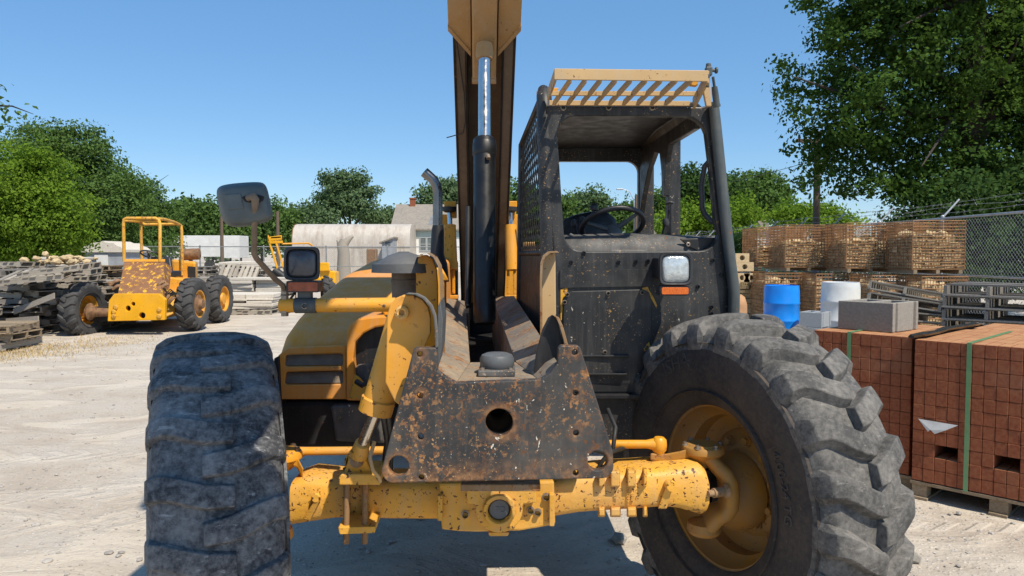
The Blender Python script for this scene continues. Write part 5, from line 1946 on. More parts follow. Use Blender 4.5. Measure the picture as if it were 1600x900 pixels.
RO = V((2.625, 4.775, 0))
brick_cube(RO, .98, 1.0, .125, 1.045, 11, 'near brick cube with one green strap and two dark fork slots', [(.132, .264, 2), (.462, .594, 2)], [.30], 3)
LO_ = RO - FA * .70 + V((-.02, .06, 0)) - FB * .0
LO_ = V((2.195, 5.33, 0))
FA_keep = FA
brick_cube(LO_, .675, 1.0, .125, 1.05, 11, 'brick cube partly hidden behind the big lug tyre', [], [.24], 5)
brick_cube(RO + FB * 1.04 + FA * .02, .98, .9, .125, 1.035, 11, 'rear brick cube behind the near strapped one', [], [], 8)
for k, (o, w_) in enumerate(((RO, .98), (LO_, .675), (RO + FB * 1.04, .98))):
    mb = MB()
    for b_ in (0.02, .46, .9):
        bxm(mb, o, .0, .09, b_ - .01, b_ + .08, .018, .095)
        bxm(mb, o, w_ / 2 - .05, w_ / 2 + .05, b_ - .01, b_ + .08, .018, .095)
        bxm(mb, o, w_ - .09, w_ + .0, b_ - .01, b_ + .08, .018, .095)
    for b_ in (0.0, .2, .4, .6, .8):
        bxm(mb, o, -.01, w_ + .01, b_, b_ + .12, .096, .118)
    for a_ in (0.0, w_ / 2 - .05, w_ - .1):
        bxm(mb, o, a_, a_ + .1, -.01, 1.0, .0, .018)
    c = o + FA * w_ / 2 + FB * .5
    tag(mb.build('pallet', MAT['wood_brown'], org=c, bevel=.003), ('wooden pallet under the near strapped brick cube', 'wooden pallet under the brick cube behind the lug tyre', 'wooden pallet under the rear brick cube')[k], 'pallet')
# crumpled black wrap lying between the cubes on top
path = [RO + FA * (-.02) + V((0, 0, 1.06)) + FB * -.01, RO + FB * .12 + V((0, 0, 1.064)), RO + FB * .4 + V((0.01, 0, 1.060)), RO + FB * .62 + V((.0, 0, 1.068)), RO + FB * .9 + V((.02, 0, 1.062)), RO + FB * 1.2 + V((.05, 0, 1.065))]
mb = MB()
rings = []
for i, p in enumerate(path):
    w_ = (.02, .05, .035, .05, .04, .05)[i]
    rings.append([p - FA * w_, p - FA * w_ * .3 + V((0, 0, .016)), p + FA * w_ * .5 + V((0, 0, .007)), p + FA * w_ + V((0, 0, .012)), p + FA * w_ * .6 + V((0, 0, -.006)), p - FA * w_ * .6 + V((0, 0, -.006))])
mb.loft(rings)
tag(mb.build('plastic_wrap', MAT['wrap_black'], org=path[2], smooth=50), 'crumpled black plastic wrap lying across the tops of the brick cubes', 'plastic wrap')
# torn flap of wrap caught in the brick face
q = lambda a, z, d=-.006: RO + FA * a - FB * (-d) + V((0, 0, z))
mb = MB().prism([RO + FA * .035 - FB * .008 + V((0, 0, .53)), RO + FA * .265 - FB * .010 + V((0, 0, .525)), RO + FA * .20 - FB * .025 + V((0, 0, .485)), RO + FA * .14 - FB * .03 + V((0, 0, .452)), RO + FA * .115 - FB * .03 + V((0, 0, .475)), RO + FA * .10 - FB * .03 + V((0, 0, .46))], -FB * .002)
tag(mb.build('torn_wrap', MAT['paper'], org=RO + FA * .15 + V((0, 0, .5))), 'torn grey triangle of wrap sticking out of the near brick face', 'torn wrap')

# big concrete block on the left cube
def cmu(o, a_dir, b_dir, L, D, H, mat, lab, groove=True):
    mb = MB()
    qq = lambda a, b, z: o + a_dir * a + b_dir * b + V((0, 0, z))
    ol_ = [(0, 0), (L, 0), (L, D * .42), (L - .016, D * .44), (L - .016, D * .56), (L, D * .58), (L, D), (0, D)] if not groove else [(0, 0), (L, 0), (L, D * .10), (L - .018, D * .12), (L - .018, D * .17), (L, D * .19), (L, D * .80), (L - .02, D * .82), (L - .02, D * .9), (L, D * .92), (L, D), (0, D)]
    holes_ = []
    for a0, a1 in ((.035, L / 2 - .018), (L / 2 + .018, L - .04)):
        holes_.append([qq(a, b, H) for a, b in ((a0, .035), (a1, .035), (a1, D - .035), (a0, D - .035))])
    mb.prism([qq(a, b, H) for a, b in ol_], V((0, 0, -H)), holes_)
    return tag(mb.build('concrete_block', MAT[mat], org=o, bevel=.004), lab, 'concrete block')


o = P(1309, 512, 5.42)
o.z = 1.052
A_ = V((.62, -.78, 0)).normalized()
B_ = V((.78, .62, 0)).normalized()
cmu(o, A_, B_, .395, .40, .205, 'concrete', 'big grey concrete block sitting on top of the brick cubes')
# two cooler blocks on a stone pile between the barrels
for k in range(2):
    o = P(1246, 500, 9.6)
    o.z = .46 + .195 * k
    cmu(o + V((.02 * k, .0, 0)), V((.75, -.66, 0)).normalized(), V((.66, .75, 0)).normalized(), .29, .36, .19, 'concrete_cool', ('lower grey concrete block between the barrels', 'upper grey concrete block between the barrels')[k])
slab_pile('paver_stack', 1275, 9.9, 0, .9, .8, 5, .092, 'concrete_cool', 'low stack of cool grey pavers under the two small blocks', 12)

# dark pallets at the right
def stack_at(x, y, n, rz, lab, group, kinds, jit=.02, sc=1.0, dz=.128):
    for k in range(n):
        put_pallet(x + rng.gauss(0, jit), y + rng.gauss(0, jit), dz * k, rz + rng.gauss(0, .02), lab, group, rng.choice(kinds), rng.gauss(0, .006), rng.gauss(0, .006), sc)


p = P(1556, 450, 9.5)
stack_at(p.x, p.y, 8, .80, 'dark grey pallet in the neat stack right of the barrels', 'dark pallets in the neat right stack', (3,), sc=1.0, dz=.152)
for o_ in [q for q in COL.objects if q.get('group') == 'dark pallets in the neat right stack']:
    o_.scale.z = 1.2
for k, (px, py, Y, rx, ry, rz) in enumerate(((1425, 455, 10.9, .16, .12, .9), (1432, 474, 10.7, .12, .16, .75), (1440, 493, 10.6, .05, .10, .95))):
    p = P(px, py, Y)
    put_pallet(p.x, p.y, p.z - .1, rz, ('topmost tilted grey pallet beside the dark stack', 'second tilted grey pallet beside the dark stack', 'lowest tilted grey pallet beside the dark stack')[k], None, 2, rx, ry)
p = P(1446, 520, 10.4)
slab_pile('rubble_pile', 1450, 10.5, 0, 1.1, 1.0, 5, .09, 'concrete', 'broken concrete pile carrying the tilted grey pallets', 14)
# ================================================================== yellow tractor (old rough terrain loader)
TR = thing('yellow_tractor', 'old yellow rough terrain tractor with open roll cage and rusty sloping nose', 'tractor', tuple(V((-7.9, 15.6, 0))))


def T(px, py, Y):
    return P(px, py, Y)


def TL(pts, Y):
    return [P(x, y, Y) for x, y in pts]


YF = 14.6
bk = V((-.10, 1, 0)).normalized()
bd = MB().prism(TL([(170, 470), (178, 459), (248, 459), (258, 468), (257, 500), (168, 502)], YF), bk * .12, [[P(200 + 4 * math.cos(a), 482 + 4.5 * math.sin(a), YF) for a in [2 * PI * i / 10 for i in range(10)]], [P(222 + 5 * math.cos(a), 493 + 5 * math.sin(a), YF) for a in [2 * PI * i / 12 for i in range(12)]], [P(208 + 3 * math.cos(a), 475 + 3.4 * math.sin(a), YF) for a in [2 * PI * i / 10 for i in range(10)]]])
fpn = bd.build('front_plate', MAT['yellow_bright'], TR, bevel=.01)
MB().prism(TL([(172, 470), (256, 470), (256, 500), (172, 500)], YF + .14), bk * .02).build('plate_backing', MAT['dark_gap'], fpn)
mb = MB()
for px, py in ((178, 487), (178, 494), (249, 484), (249, 494), (181, 480)):
    mb.lathe([(.05, 0), (.05, .02), (.03, .03), (0, .03)], P(px, py, YF), (0, -1, 0), 8)
mb.build('plate_bolts', MAT['yellow_worn'], fpn)
# sloping nose
a, b_, c, d = P(184, 459, 14.75), P(250, 459, 14.75), P(257, 409, 15.7), P(194, 409, 15.7)
mb = MB().hexa([a, b_, c, d] + [x + V((0, .35, -.12)) for x in (a, b_, c, d)])
mb.build('sloping_nose', MAT['rust_yellow'], TR, bevel=.01)
mb = MB().hexa([P(192, 409, 15.68), P(258, 409, 15.68), P(258, 405, 15.7), P(192, 405, 15.7), P(192, 409, 15.9), P(258, 409, 15.9), P(258, 405, 15.9), P(192, 405, 15.9)])
mb.build('nose_cap', MAT['yellow'], TR, bevel=.005)
# frame, fenders, bonnet
mb = MB()
mb.hexa([P(248, 500, 14.9), P(276, 488, 15.2), P(285, 450, 15.6), P(252, 462, 15.0), P(235, 500, 18.3), P(300, 488, 18.3), P(305, 446, 18.3), P(240, 446, 18.3)])
mb.build('frame', MAT['yellow_worn'], TR, bevel=.02)
mb = MB()
mb.hexa([P(258, 460, 15.6), P(300, 450, 16.0), P(302, 438, 16.0), P(258, 432, 15.6), P(250, 455, 18.2), P(308, 446, 18.2), P(308, 432, 18.2), P(250, 428, 18.2)])
mb.build('side_body', MAT['yellow'], TR, bevel=.03)
bn = MB().hexa([P(270, 437, 17.2), P(306, 442, 17.2), P(306, 409, 17.2), P(268, 405, 17.2), P(272, 437, 18.6), P(309, 440, 18.6), P(309, 409, 18.6), P(270, 405, 18.6)]).build('bonnet', MAT['yellow'], TR, bevel=.05)
MB().prism(TL([(293, 416), (305, 417), (305, 438), (294, 436)], 17.17), V((0, .02, 0))).build('bonnet_opening', MAT['dark_gap'], bn)
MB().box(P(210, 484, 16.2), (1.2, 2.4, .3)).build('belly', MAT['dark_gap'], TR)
# seat
mb = MB()
mb.hexa([P(257, 432, 16.5), P(270, 432, 16.5), P(266, 402, 16.7), P(256, 400, 16.7), P(258, 432, 16.8), P(272, 432, 16.8), P(268, 402, 16.9), P(258, 400, 16.9)])
mb.box(P(262, 428, 16.4), (.4, .5, .14))
mb.build('seat', MAT['seat'], TR, bevel=.03)
# levers and hoses by the nose
mb = MB()
for (x0, y0, x1, y1) in ((176, 452, 190, 446), (172, 446, 186, 438), (170, 442, 178, 446), (246, 448, 256, 440), (250, 452, 262, 444), (258, 470, 270, 458), (262, 474, 278, 462)):
    mb.tube([P(x0, y0, 15.0), P((x0 + x1) / 2, (y0 + y1) / 2 - 2, 15.0), P(x1, y1, 15.1)], .035, 6)
mb.build('hydraulic_pipes', MAT['rust_drum'], TR, smooth=60)
mb = MB()
for k in range(5):
    mb.tube([P(256 + k * 3, 462, 15.0), P(266 + k * 2, 452 + k * 2, 15.0), P(277, 460 + k * 3, 15.1), P(272, 474, 15.1)], .014, 5)
mb.build('hoses', MAT['rubber_hose'], TR, smooth=60)
# roll cage
mb = MB()
r = .035
fl, frr = P(196, 342, 15.7), P(248, 342, 15.7)
mb.tube([P(194, 409, 15.7), P(193, 350, 15.7), P(194, 343, 15.7), P(198, 341, 15.7), P(243, 341, 15.7), P(248, 344, 15.75), P(250, 350, 15.7), P(250, 409, 15.7)], r, 8)
mb.tube([P(222, 409, 17.1), P(220, 352, 17.1), P(221, 346, 17.1), P(226, 351, 17.1), P(278, 350, 17.1), P(283, 353, 17.1), P(284, 360, 17.1), P(285, 430, 17.1)], r, 8)
mb.tube([P(194, 343, 15.7), P(221, 347, 17.1)], r, 8)
mb.tube([P(248, 342, 15.75), P(258, 343, 16.1), P(272, 347, 16.7), P(282, 352, 17.1)], r, 8)
mb.tube([P(195, 345, 15.7), P(249, 346, 15.75)], r * .8, 8)
mb.build('roll_cage', MAT['yellow_worn'], TR, smooth=60)
# steering wheel
c = P(236, 398, 16.0)
nr = V((.1, .4, .9)).normalized()
e1 = V((1, 0, 0))
e1 = (e1 - nr * e1.dot(nr)).normalized()
e2 = nr.cross(e1)
mb = MB().tube([c + (e1 * math.cos(2 * PI * i / 24) + e2 * math.sin(2 * PI * i / 24)) * .215 for i in range(24)], .018, 6, wrap=True)
for a in (30, 150, 270):
    mb.tube([c - nr * .05, c + (e1 * math.cos(math.radians(a)) + e2 * math.sin(math.radians(a))) * .21], .014, 5)
mb.tube([c, c - nr * .5], .03, 6)
mb.build('steering_wheel', MAT['plastic_black'], TR, smooth=60)
# muffler drum behind
mb = MB().lathe([(0, 0), (.11, 0), (.14, .02), (.14, .42), (.11, .44), (0, .44)], P(283, 398, 18.0), V((1, .15, .05)), 20)
mb.build('muffler', MAT['rust_drum'], TR, smooth=40)
TT = (MAT['tyre_far'], MAT['tyre_far'], MAT['yellow'])


def twheel(px, Y, zc, R, steer, side, seed, W=.36):
    p = P(px, 450, Y)
    w = wheel(p.x, p.y, zc, R, steer, side, .032, TT, 17, .1, name='wheel', seed=seed, parent=TR, W=W, rr=R * .52)
    return w


wl = twheel(129, 14.9, .47, .57, -6, -1, 1)
wr_ = twheel(301, 15.6, .545, .56, 1, 1, 2)
twheel(341, 17.3, .55, .56, 1, 1, 3)
twheel(192, 17.6, .5, .53, 1, -1, 4)
mb = MB().tube([P(135, 488, 14.9), P(160, 488, 14.9), P(175, 488, 14.95), P(280, 484, 15.5)], [.10, .09, .08, .08], 14)
mb.lathe([(.05, -.10), (.11, -.06), (.12, .0), (.18, .03), (.17, .06), (0, .06)], P(144, 487, 14.85), (-1, 0, 0), 18)
mb.build('front_axle', MAT['rust_drum'], TR, smooth=40)
mb = MB().lathe([(0, .16), (.10, .16), (.12, .1), (.2, .06), (.2, 0), (0, 0)], wr_[4] + wr_[3] * .06, wr_[3], 20)
mb.build('hub', MAT['rust_drum'], TR, smooth=40)

# ================================================================== second yellow machine, behind the lamp
YM = 23.0
LD = thing('yellow_loader', 'yellow loader with raised twin lift arms half hidden behind the dark lamp', 'loader', tuple(V((P(470, 430, YM).x, YM, 0))))
mb = MB()
mb.hexa([P(500, 446, YM), P(524, 446, YM), P(524, 424, YM), P(500, 420, YM), P(500, 446, YM + 1.4), P(530, 446, YM + 1.4), P(530, 424, YM + 1.4), P(500, 420, YM + 1.4)])
mb.hexa([P(440, 450, YM), P(520, 450, YM), P(520, 434, YM), P(440, 430, YM), P(440, 450, YM + 2), P(520, 450, YM + 2), P(520, 434, YM + 2), P(440, 430, YM + 2)])
mb.build('body', MAT['yellow_bright'], LD, bevel=.04)
mb = MB()
mb.hexa([P(498, 424, YM - .1), P(516, 424, YM - .1), P(514, 410, YM - .1), P(500, 410, YM - .1), P(498, 424, YM + .8), P(516, 424, YM + .8), P(514, 410, YM + .8), P(500, 410, YM + .8)])
mb.build('engine_cover', MAT['yellow_bright'], LD, bevel=.03)
mb = MB()
for (x0, y0, x1, y1, dy) in ((419, 371, 434, 421, 0), (430, 374, 444, 421, .6)):
    a, b_ = P(x0, y0, YM + dy), P(x1, y1, YM + dy)
    bar((a, b_), .1, .16, mb)
mb.hexa([P(420, 381, YM - .05), P(442, 380, YM - .05), P(442, 376, YM - .05), P(420, 377, YM - .05), P(420, 381, YM + .1), P(442, 380, YM + .1), P(442, 376, YM + .1), P(420, 377, YM + .1)])
mb.hexa([P(423, 373, YM - .05), P(440, 372, YM - .05), P(440, 369, YM - .05), P(423, 370, YM - .05), P(423, 373, YM + .1), P(440, 372, YM + .1), P(440, 369, YM + .1), P(423, 370, YM + .1)])
bar((P(419, 374, YM), P(440, 371, YM)), .1, .14, mb)
mb.build('lift_arms', MAT['yellow_bright'], LD, bevel=.01)
mb = MB().tube([P(440, 381, YM), P(482, 380, YM + .4), P(488, 384, YM + .5)], .03, 6)
mb.build('rail', MAT['yellow'], LD, smooth=60)
for px in (452, 512):
    p = P(px, 440, YM + .4)
    wheel(p.x, p.y, .55, .55, 20, 1, .03, TT, 15, .1, name='wheel', seed=px, parent=LD, rr=.28)
mb = MB().tube([P(428, 422, YM), P(440, 430, YM), P(452, 440, YM), P(470, 442, YM + .4)], .12, 8)
mb.build('hydraulic_pipes', MAT['rubber_hose'], LD, smooth=60)

# ================================================================== trailers, shed, quonset, house
def box_trailer(x0, x1, yt, yb, Y, lab):
    a, b_ = P(x0, yb, Y), P(x1, yt, Y)
    t = thing('box_trailer', lab, 'trailer', ((a.x + b_.x) / 2, Y + 1.2, 0))
    mb = MB().box(((a.x + b_.x) / 2, Y + 1.25, (a.z + b_.z) / 2), (b_.x - a.x, 2.5, b_.z - a.z))
    mb.build('box_body', MAT['trailer'], t, bevel=.04)
    mb = MB()
    n = max(3, int((b_.x - a.x) / 1.1))
    for i in range(n + 1):
        mb.box((a.x + (b_.x - a.x) * i / n, Y - .012, (a.z + b_.z) / 2), (.05, .02, b_.z - a.z - .1))
    mb.box(((a.x + b_.x) / 2, Y - .02, a.z + .06), (b_.x - a.x, .03, .12))
    mb.build('side_ribs', MAT['trailer'], t)
    mb = MB()
    for x in (a.x + (b_.x - a.x) * .15, a.x + (b_.x - a.x) * .8):
        mb.lathe([(0, 0), (.5, 0), (.5, .25), (0, .25)], (x, Y + .2, .5), (0, 1, 0), 16)
        mb.box((x, Y + 1.2, a.z / 2), (.15, .15, a.z))
    mb.build('running_gear', MAT['dark_gap'], t)
    return t


box_trailer(236, 347, 368, 401, 74, 'long white box trailer parked behind the back fence')
box_trailer(349, 374, 368, 403, 71, 'short white box trailer end at the right of the long one')
# shed with pale rounded roof at left
Y = 30
a, b_ = P(133, 414, Y), P(192, 391, Y)
SH = thing('old_shed', 'small pale grey shed with a lumpy rounded roof behind the pallets', 'shed', ((a.x + b_.x) / 2, Y + 1, 0))
MB().box(((a.x + b_.x) / 2, Y + 1, b_.z / 2), (b_.x - a.x, 2, b_.z)).build('wall', MAT['shed_grey'], SH)
mb = MB()
rings = []
for yy in (-.1, 1.0, 2.1):
    rings.append([V((a.x - .1 + (b_.x - a.x + .2) * i / 12, Y + yy, b_.z + .34 * math.sin(PI * i / 12) ** .7 + (.04 * math.sin(i * 2.3)))) for i in range(13)] + [V((b_.x + .1, Y + yy, b_.z - .08)), V((a.x - .1, Y + yy, b_.z - .08))])
mb.loft(rings)
mb.build('roof', MAT['stone_white'], SH)
MB().box(((a.x + b_.x) / 2 - .1, Y - .02, b_.z * .55), (.55, .03, b_.z * .7)).build('door', MAT['trailer'], SH)

# quonset style white metal building
Y = 62
a, b_ = P(456, 412, Y), P(640, 349, Y)
Q = thing('metal_building', 'long weathered white metal building with a curved roof beyond the back fence', 'building', ((a.x + b_.x) / 2, Y + 5, 0))
L = b_.x - a.x
H = b_.z
prof = [(0.0, 0.0), (0.0, H * .58), (.12, H * .75), (.4, H * .89), (.9, H * .97), (1.6, H), (5.2, H * .98), (6.0, H * .86), (6.4, H * .6), (6.4, 0)]
MB().loft([[V((a.x, Y + p[0], p[1])) for p in prof], [V((b_.x, Y + p[0], p[1])) for p in prof]]).build('shell', MAT['quonset'], Q, smooth=50)
mb = MB()
for i in range(int(L / .8)):
    mb.box((a.x + .8 * (i + .5), Y - .015, H * .27), (.04, .025, H * .52))
mb.box(((a.x + b_.x) / 2, Y - .02, H * .52), (L, .03, .05))
mb.build('seams', MAT['quonset'], Q)
mb = MB()
mb.loft([[V((a.x - .03, Y + p[0] * 1.0, p[1] + .02)) for p in prof], [V((a.x + .05, Y + p[0], p[1] + .02)) for p in prof]])
mb.build('end_trim', MAT['rust_drum'], Q)
# rust patched door panel near it
Y2 = 58
a, b_ = P(574, 406, Y2), P(589, 389, Y2)
mb = MB().box(((a.x + b_.x) / 2, Y2, b_.z / 2), (b_.x - a.x, .8, b_.z))
RC = thing('rusty_tank', 'small rusty orange tank standing in front of the white metal building', 'tank', ((a.x + b_.x) / 2, Y2, 0))
mb.build('tank_shell', MAT['rust_drum'], RC, bevel=.08)
mb = MB()
for dx in (-.35, .35):
    mb.box(((a.x + b_.x) / 2 + dx, Y2 - .41, b_.z * .5), (.06, .03, b_.z * .9))
mb.build('tank_straps', MAT['wood_brown'], RC)
# lean-to between
a, b_ = P(597, 408, 60), P(614, 372, 60)
LT = thing('lean_to_shed', 'grey lean-to shed squeezed between the white building and the house', 'shed', ((a.x + b_.x) / 2, 61, 0))
MB().hexa([V((a.x, 60, 0)), V((b_.x, 60, 0)), V((b_.x, 60, b_.z)), V((a.x, 60, b_.z * .86)), V((a.x, 63, 0)), V((b_.x, 63, 0)), V((b_.x, 63, b_.z)), V((a.x, 63, b_.z * .86))]).build('wall', MAT['shed_grey'], LT)
MB().hexa([V((a.x - .2, 59.8, b_.z * .86 - .05)), V((b_.x + .1, 59.8, b_.z)), V((b_.x + .1, 59.8, b_.z + .12)), V((a.x - .2, 59.8, b_.z * .86 + .07)), V((a.x - .2, 63, b_.z * .86 - .05)), V((b_.x + .1, 63, b_.z)), V((b_.x + .1, 63, b_.z + .12)), V((a.x - .2, 63, b_.z * .86 + .07))]).build('roof', MAT['roofing'], LT)
MB().prism([P(602, 384, 59.97), P(610, 384, 59.97), P(610, 378, 59.97), P(602, 378, 59.97)], V((0, .02, 0))).build('window', MAT['window_glass'], LT)
# house
Y = 66
a, e_, r_ = P(611, 410, Y), P(611, 359, Y), P(611, 320, Y + 3.5)
bx = P(735, 410, Y)
HS = thing('white_house', 'white two storey house with grey shingle roof beyond the exhaust pipe', 'house', ((a.x + bx.x) / 2, Y + 3.5, 0))
x0, x1 = a.x + .2, bx.x
we = MB()
we.prism([V((x0, Y + .25, 0)), V((x0, Y + 7, 0)), V((x0, Y + 7, e_.z)), V((x0, Y + 3.5, r_.z - .15)), V((x0, Y + .25, e_.z))], V((x1 - x0, 0, 0)))
we.build('wall', MAT['siding'], HS)
mb = MB()
for s_ in (0, 1):
    ya, yb = (Y - .15, Y + 3.5) if s_ == 0 else (Y + 7.3, Y + 3.5)
    za, zb_ = e_.z - .05, r_.z
    mb.hexa([V((x0 - .25, ya, za)), V((x1 + .25, ya, za)), V((x1 + .25, ya, za + .14)), V((x0 - .25, ya, za + .14)), V((x0 - .25, yb, zb_ - .1)), V((x1 + .25, yb, zb_ - .1)), V((x1 + .25, yb, zb_ + .05)), V((x0 - .25, yb, zb_ + .05))])
rf_ = mb.build('roof', MAT['roofing'], HS)
c = P(645, 322, Y + 3.4)
mb = MB().box((c.x, c.y, r_.z + .1), (.5, .5, .9))
mb.box((c.x, c.y, r_.z + .58), (.6, .6, .12))
mb.build('chimney', MAT['brick'], rf_)
mb = MB()
mb.box(((x0 + x1) / 2, Y + .22, e_.z - .42), (x1 - x0, .04, .6))
mb.build('frieze_board', MAT['siding_trim'], HS)
for (px, w_) in ((632, 8), (661, 8), (671, 6), (700, 8)):
    p0, p1 = P(px - w_ / 2, 391, Y + .2), P(px + w_ / 2, 372, Y + .2)
    wf = MB().prism([V((p0.x - .08, Y + .24, p0.z - .08)), V((p1.x + .08, Y + .24, p0.z - .08)), V((p1.x + .08, Y + .24, p1.z + .08)), V((p0.x - .08, Y + .24, p1.z + .08))], V((0, -.07, 0)), [[V((p0.x, Y + .24, p0.z)), V((p1.x, Y + .24, p0.z)), V((p1.x, Y + .24, p1.z)), V((p0.x, Y + .24, p1.z))]]).build('window', MAT['screen_frame'], HS)
    MB().box(((p0.x + p1.x) / 2, Y + .215, (p0.z + p1.z) / 2), (p1.x - p0.x, .02, p1.z - p0.z)).build('pane', MAT['window_glass'], wf)
    MB().box(((p0.x + p1.x) / 2, Y + .195, (p0.z + p1.z) / 2), (p1.x - p0.x, .03, .06)).build('sash_bar', MAT['screen_frame'], wf)
# grey dormer on the roof
mb = MB().hexa([P(668, 352, Y + .4), P(684, 352, Y + .4), P(684, 336, Y + .4), P(674, 336, Y + .4), P(668, 352, Y + 3), P(684, 352, Y + 3), P(684, 336, Y + 3), P(674, 336, Y + 3)])
mb.build('dormer', MAT['shed_grey'], rf_)
# roof of another house far behind the right pillar
for (px0, px1, yt, yb, Yh, lab) in ((1178, 1204, 344, 372, 48, 'small grey roofed house far behind the leftmost wire basket'), (1012, 1032, 350, 368, 60, 'tiny pale house seen between the cab pillars')):
    a, b_ = P(px0, yb, Yh), P(px1, yt, Yh)
    h_ = thing('far_house', lab, 'house', ((a.x + b_.x) / 2, Yh + 2, 0))
    MB().box(((a.x + b_.x) / 2, Yh + 2, b_.z * .42), (b_.x - a.x, 4, b_.z * .84)).build('wall', MAT['siding'], h_)
    xa, xb = a.x - .15, b_.x + .15
    MB().prism([V((xa, Yh - .2, b_.z * .8)), V((xb, Yh - .2, b_.z * .8)), V(((xa * .4 + xb * .6), Yh - .2, b_.z)), V(((xa * .75 + xb * .25), Yh - .2, b_.z * .98))], V((0, 4.4, 0))).build('roof', MAT['roofing'], h_)

# ================================================================== poles and wires
def pole(px, yt, Y, r, lab, arm=True):
    p = P(px, yt, Y)
    t = thing('utility_pole', lab, 'utility pole', (p.x, Y, 0))
    MB().tube([V((p.x, Y, 0)), V((p.x, Y, p.z))], [r * 1.15, r * .85], 12).build('shaft', MAT['wood_pole'], t, smooth=60)
    if arm:
        mb = MB().box((p.x, Y - r, p.z - .35), (1.6, .1, .12))
        for dx in (-.7, -.3, .3, .7):
            mb.lathe([(0, 0), (.04, 0), (.05, .06), (.03, .12), (0, .13)], (p.x + dx, Y - r, p.z - .29), (0, 0, 1), 8)
        mb.build('crossarm', MAT['wood_pole'], t)
    return V((p.x, Y, p.z))


pole(346, 338, 46, .11, 'slim wooden pole in front of the white trailers', False)
pole(433.5, 330, 48, .12, 'dark wooden pole just right of the mirror', False)
tp = pole(1278, 205, 26, .12, 'brown utility pole rising behind the wire baskets into the big tree', True)
pole(994, 305, 62, .14, 'wooden pole seen through the rear cab window', False)
# street lamp through the cab window
Ys = 64
p0, p1 = P(990, 312, Ys), P(973, 296, Ys)
t = thing('street_lamp', 'slender street lamp with a curved arm seen through the cab window', 'street lamp', (p0.x, Ys, 0))
MB().tube([V((p0.x + .1, Ys, 0)), V((p0.x + .1, Ys, p0.z - 1.0)), p0, P(984, 300, Ys), P(978, 297, Ys), p1], [.09, .07, .04, .035, .03, .03], 8).build('lamp_pole', MAT['galv'], t, smooth=60)
MB().box(p1 + V((-.25, 0, .02)), (.6, .22, .12)).build('lamp_head', MAT['galv'], t, bevel=.03)
# overhead wire from the right pole
mb = MB()
a = V((tp.x, tp.y, P(1278, 249, 26).z))
b_ = P(1040, 276, 70)
pts = [a.lerp(b_, i / 16) + V((0, 0, -.8 * math.sin(PI * i / 16))) for i in range(17)]
mb.tube(pts, .011, 4)
tag(mb.build('power_cable', MAT['rubber_hose']), 'thin overhead cable running back from the brown utility pole', 'cable')
# lone dead stump
Y = 40
c = P(537, 415, Y)
t = thing('dead_tree', 'pale broken dead tree stump standing before the white metal building', 'tree', (c.x, Y, 0))
mb = MB().tube([V((c.x, Y, 0)), P(537, 395, Y), P(535, 382, Y), P(538, 374, Y)], [.42, .33, .30, .18], 12)
mb.tube([P(536, 386, Y), P(541, 378, Y), P(548, 371, Y), P(552, 369, Y)], [.22, .2, .12, .07], 8)
mb.tube([P(535, 384, Y), P(530, 380, Y), P(527, 375, Y)], [.2, .14, .06], 8)
mb.build('trunk', MAT['wood_grey'], t, smooth=50)
# ================================================================== trees
def leaf_mesh(name, lobes, n, size, mat, parent, seed, cl=.35, per=14, upbias=.35, aspect=.62, shell=.55):
    """Leaf sized faces gathered in sprays through the volume of the lobes."""
    r = np.random.default_rng(seed)
    lob = np.array([(c[0], c[1], c[2], rad[0], rad[1], rad[2]) for c, rad in lobes])
    vol = (lob[:, 3] * lob[:, 4] * lob[:, 5]) ** .8
    nc = max(8, n // per)
    pick = r.choice(len(lob), nc, p=vol / vol.sum())
    d = r.normal(size=(nc, 3))
    d /= np.linalg.norm(d, axis=1)[:, None]
    rad = r.random(nc) ** shell
    # ragged outline
    rag = 1 + np.clip(r.normal(0, .16, nc), -.4, .22)
    cc = lob[pick, :3] + d * lob[pick, 3:6] * (rad * rag)[:, None]
    csize = cl * (.6 + .8 * r.random(nc))
    idx = np.repeat(np.arange(nc), per)
    m = len(idx)
    off = r.normal(size=(m, 3)) * .45
    ln_ = np.linalg.norm(off, axis=1)
    off *= np.minimum(1, .95 / np.maximum(ln_, 1e-6))[:, None]
    off[:, 2] *= .55
    pos = cc[idx] + off * csize[idx][:, None]
    # each spray hangs outward: leaves tilt around a shared normal
    sn = d[pick * 0 + np.arange(nc)] * .5 + r.normal(size=(nc, 3)) * .35 + np.array([0, 0, upbias])
    nn = sn[idx] + r.normal(size=(m, 3)) * .5
    nn /= np.linalg.norm(nn, axis=1)[:, None]
    t = np.cross(nn, r.normal(size=(m, 3)))
    t /= np.linalg.norm(t, axis=1)[:, None]
    b = np.cross(nn, t)
    s = size * (.6 + .8 * r.random(m))[:, None]
    L, W = t * s, b * s * aspect
    fold = nn * s * .18
    v = np.stack([pos - L * .5, pos + W * .5 - fold * .2 + L * .08, pos + L * .5 - fold, pos - W * .5 - fold * .2 + L * .08], 1).reshape(-1, 3)
    org = np.array(parent.location)
    v = v - org
    me = bpy.data.meshes.new(name)
    me.vertices.add(m * 4)
    me.vertices.foreach_set('co', v.astype(np.float32).ravel())
    me.loops.add(m * 4)
    me.loops.foreach_set('vertex_index', np.arange(m * 4, dtype=np.int32))
    me.polygons.add(m)
    me.polygons.foreach_set('loop_start', np.arange(0, m * 4, 4, dtype=np.int32))
    me.materials.append(mat)
    me.update()
    me.validate()
    o = bpy.data.objects.new(name, me)
    COL.objects.link(o)
    o.parent = parent
    return o, cc


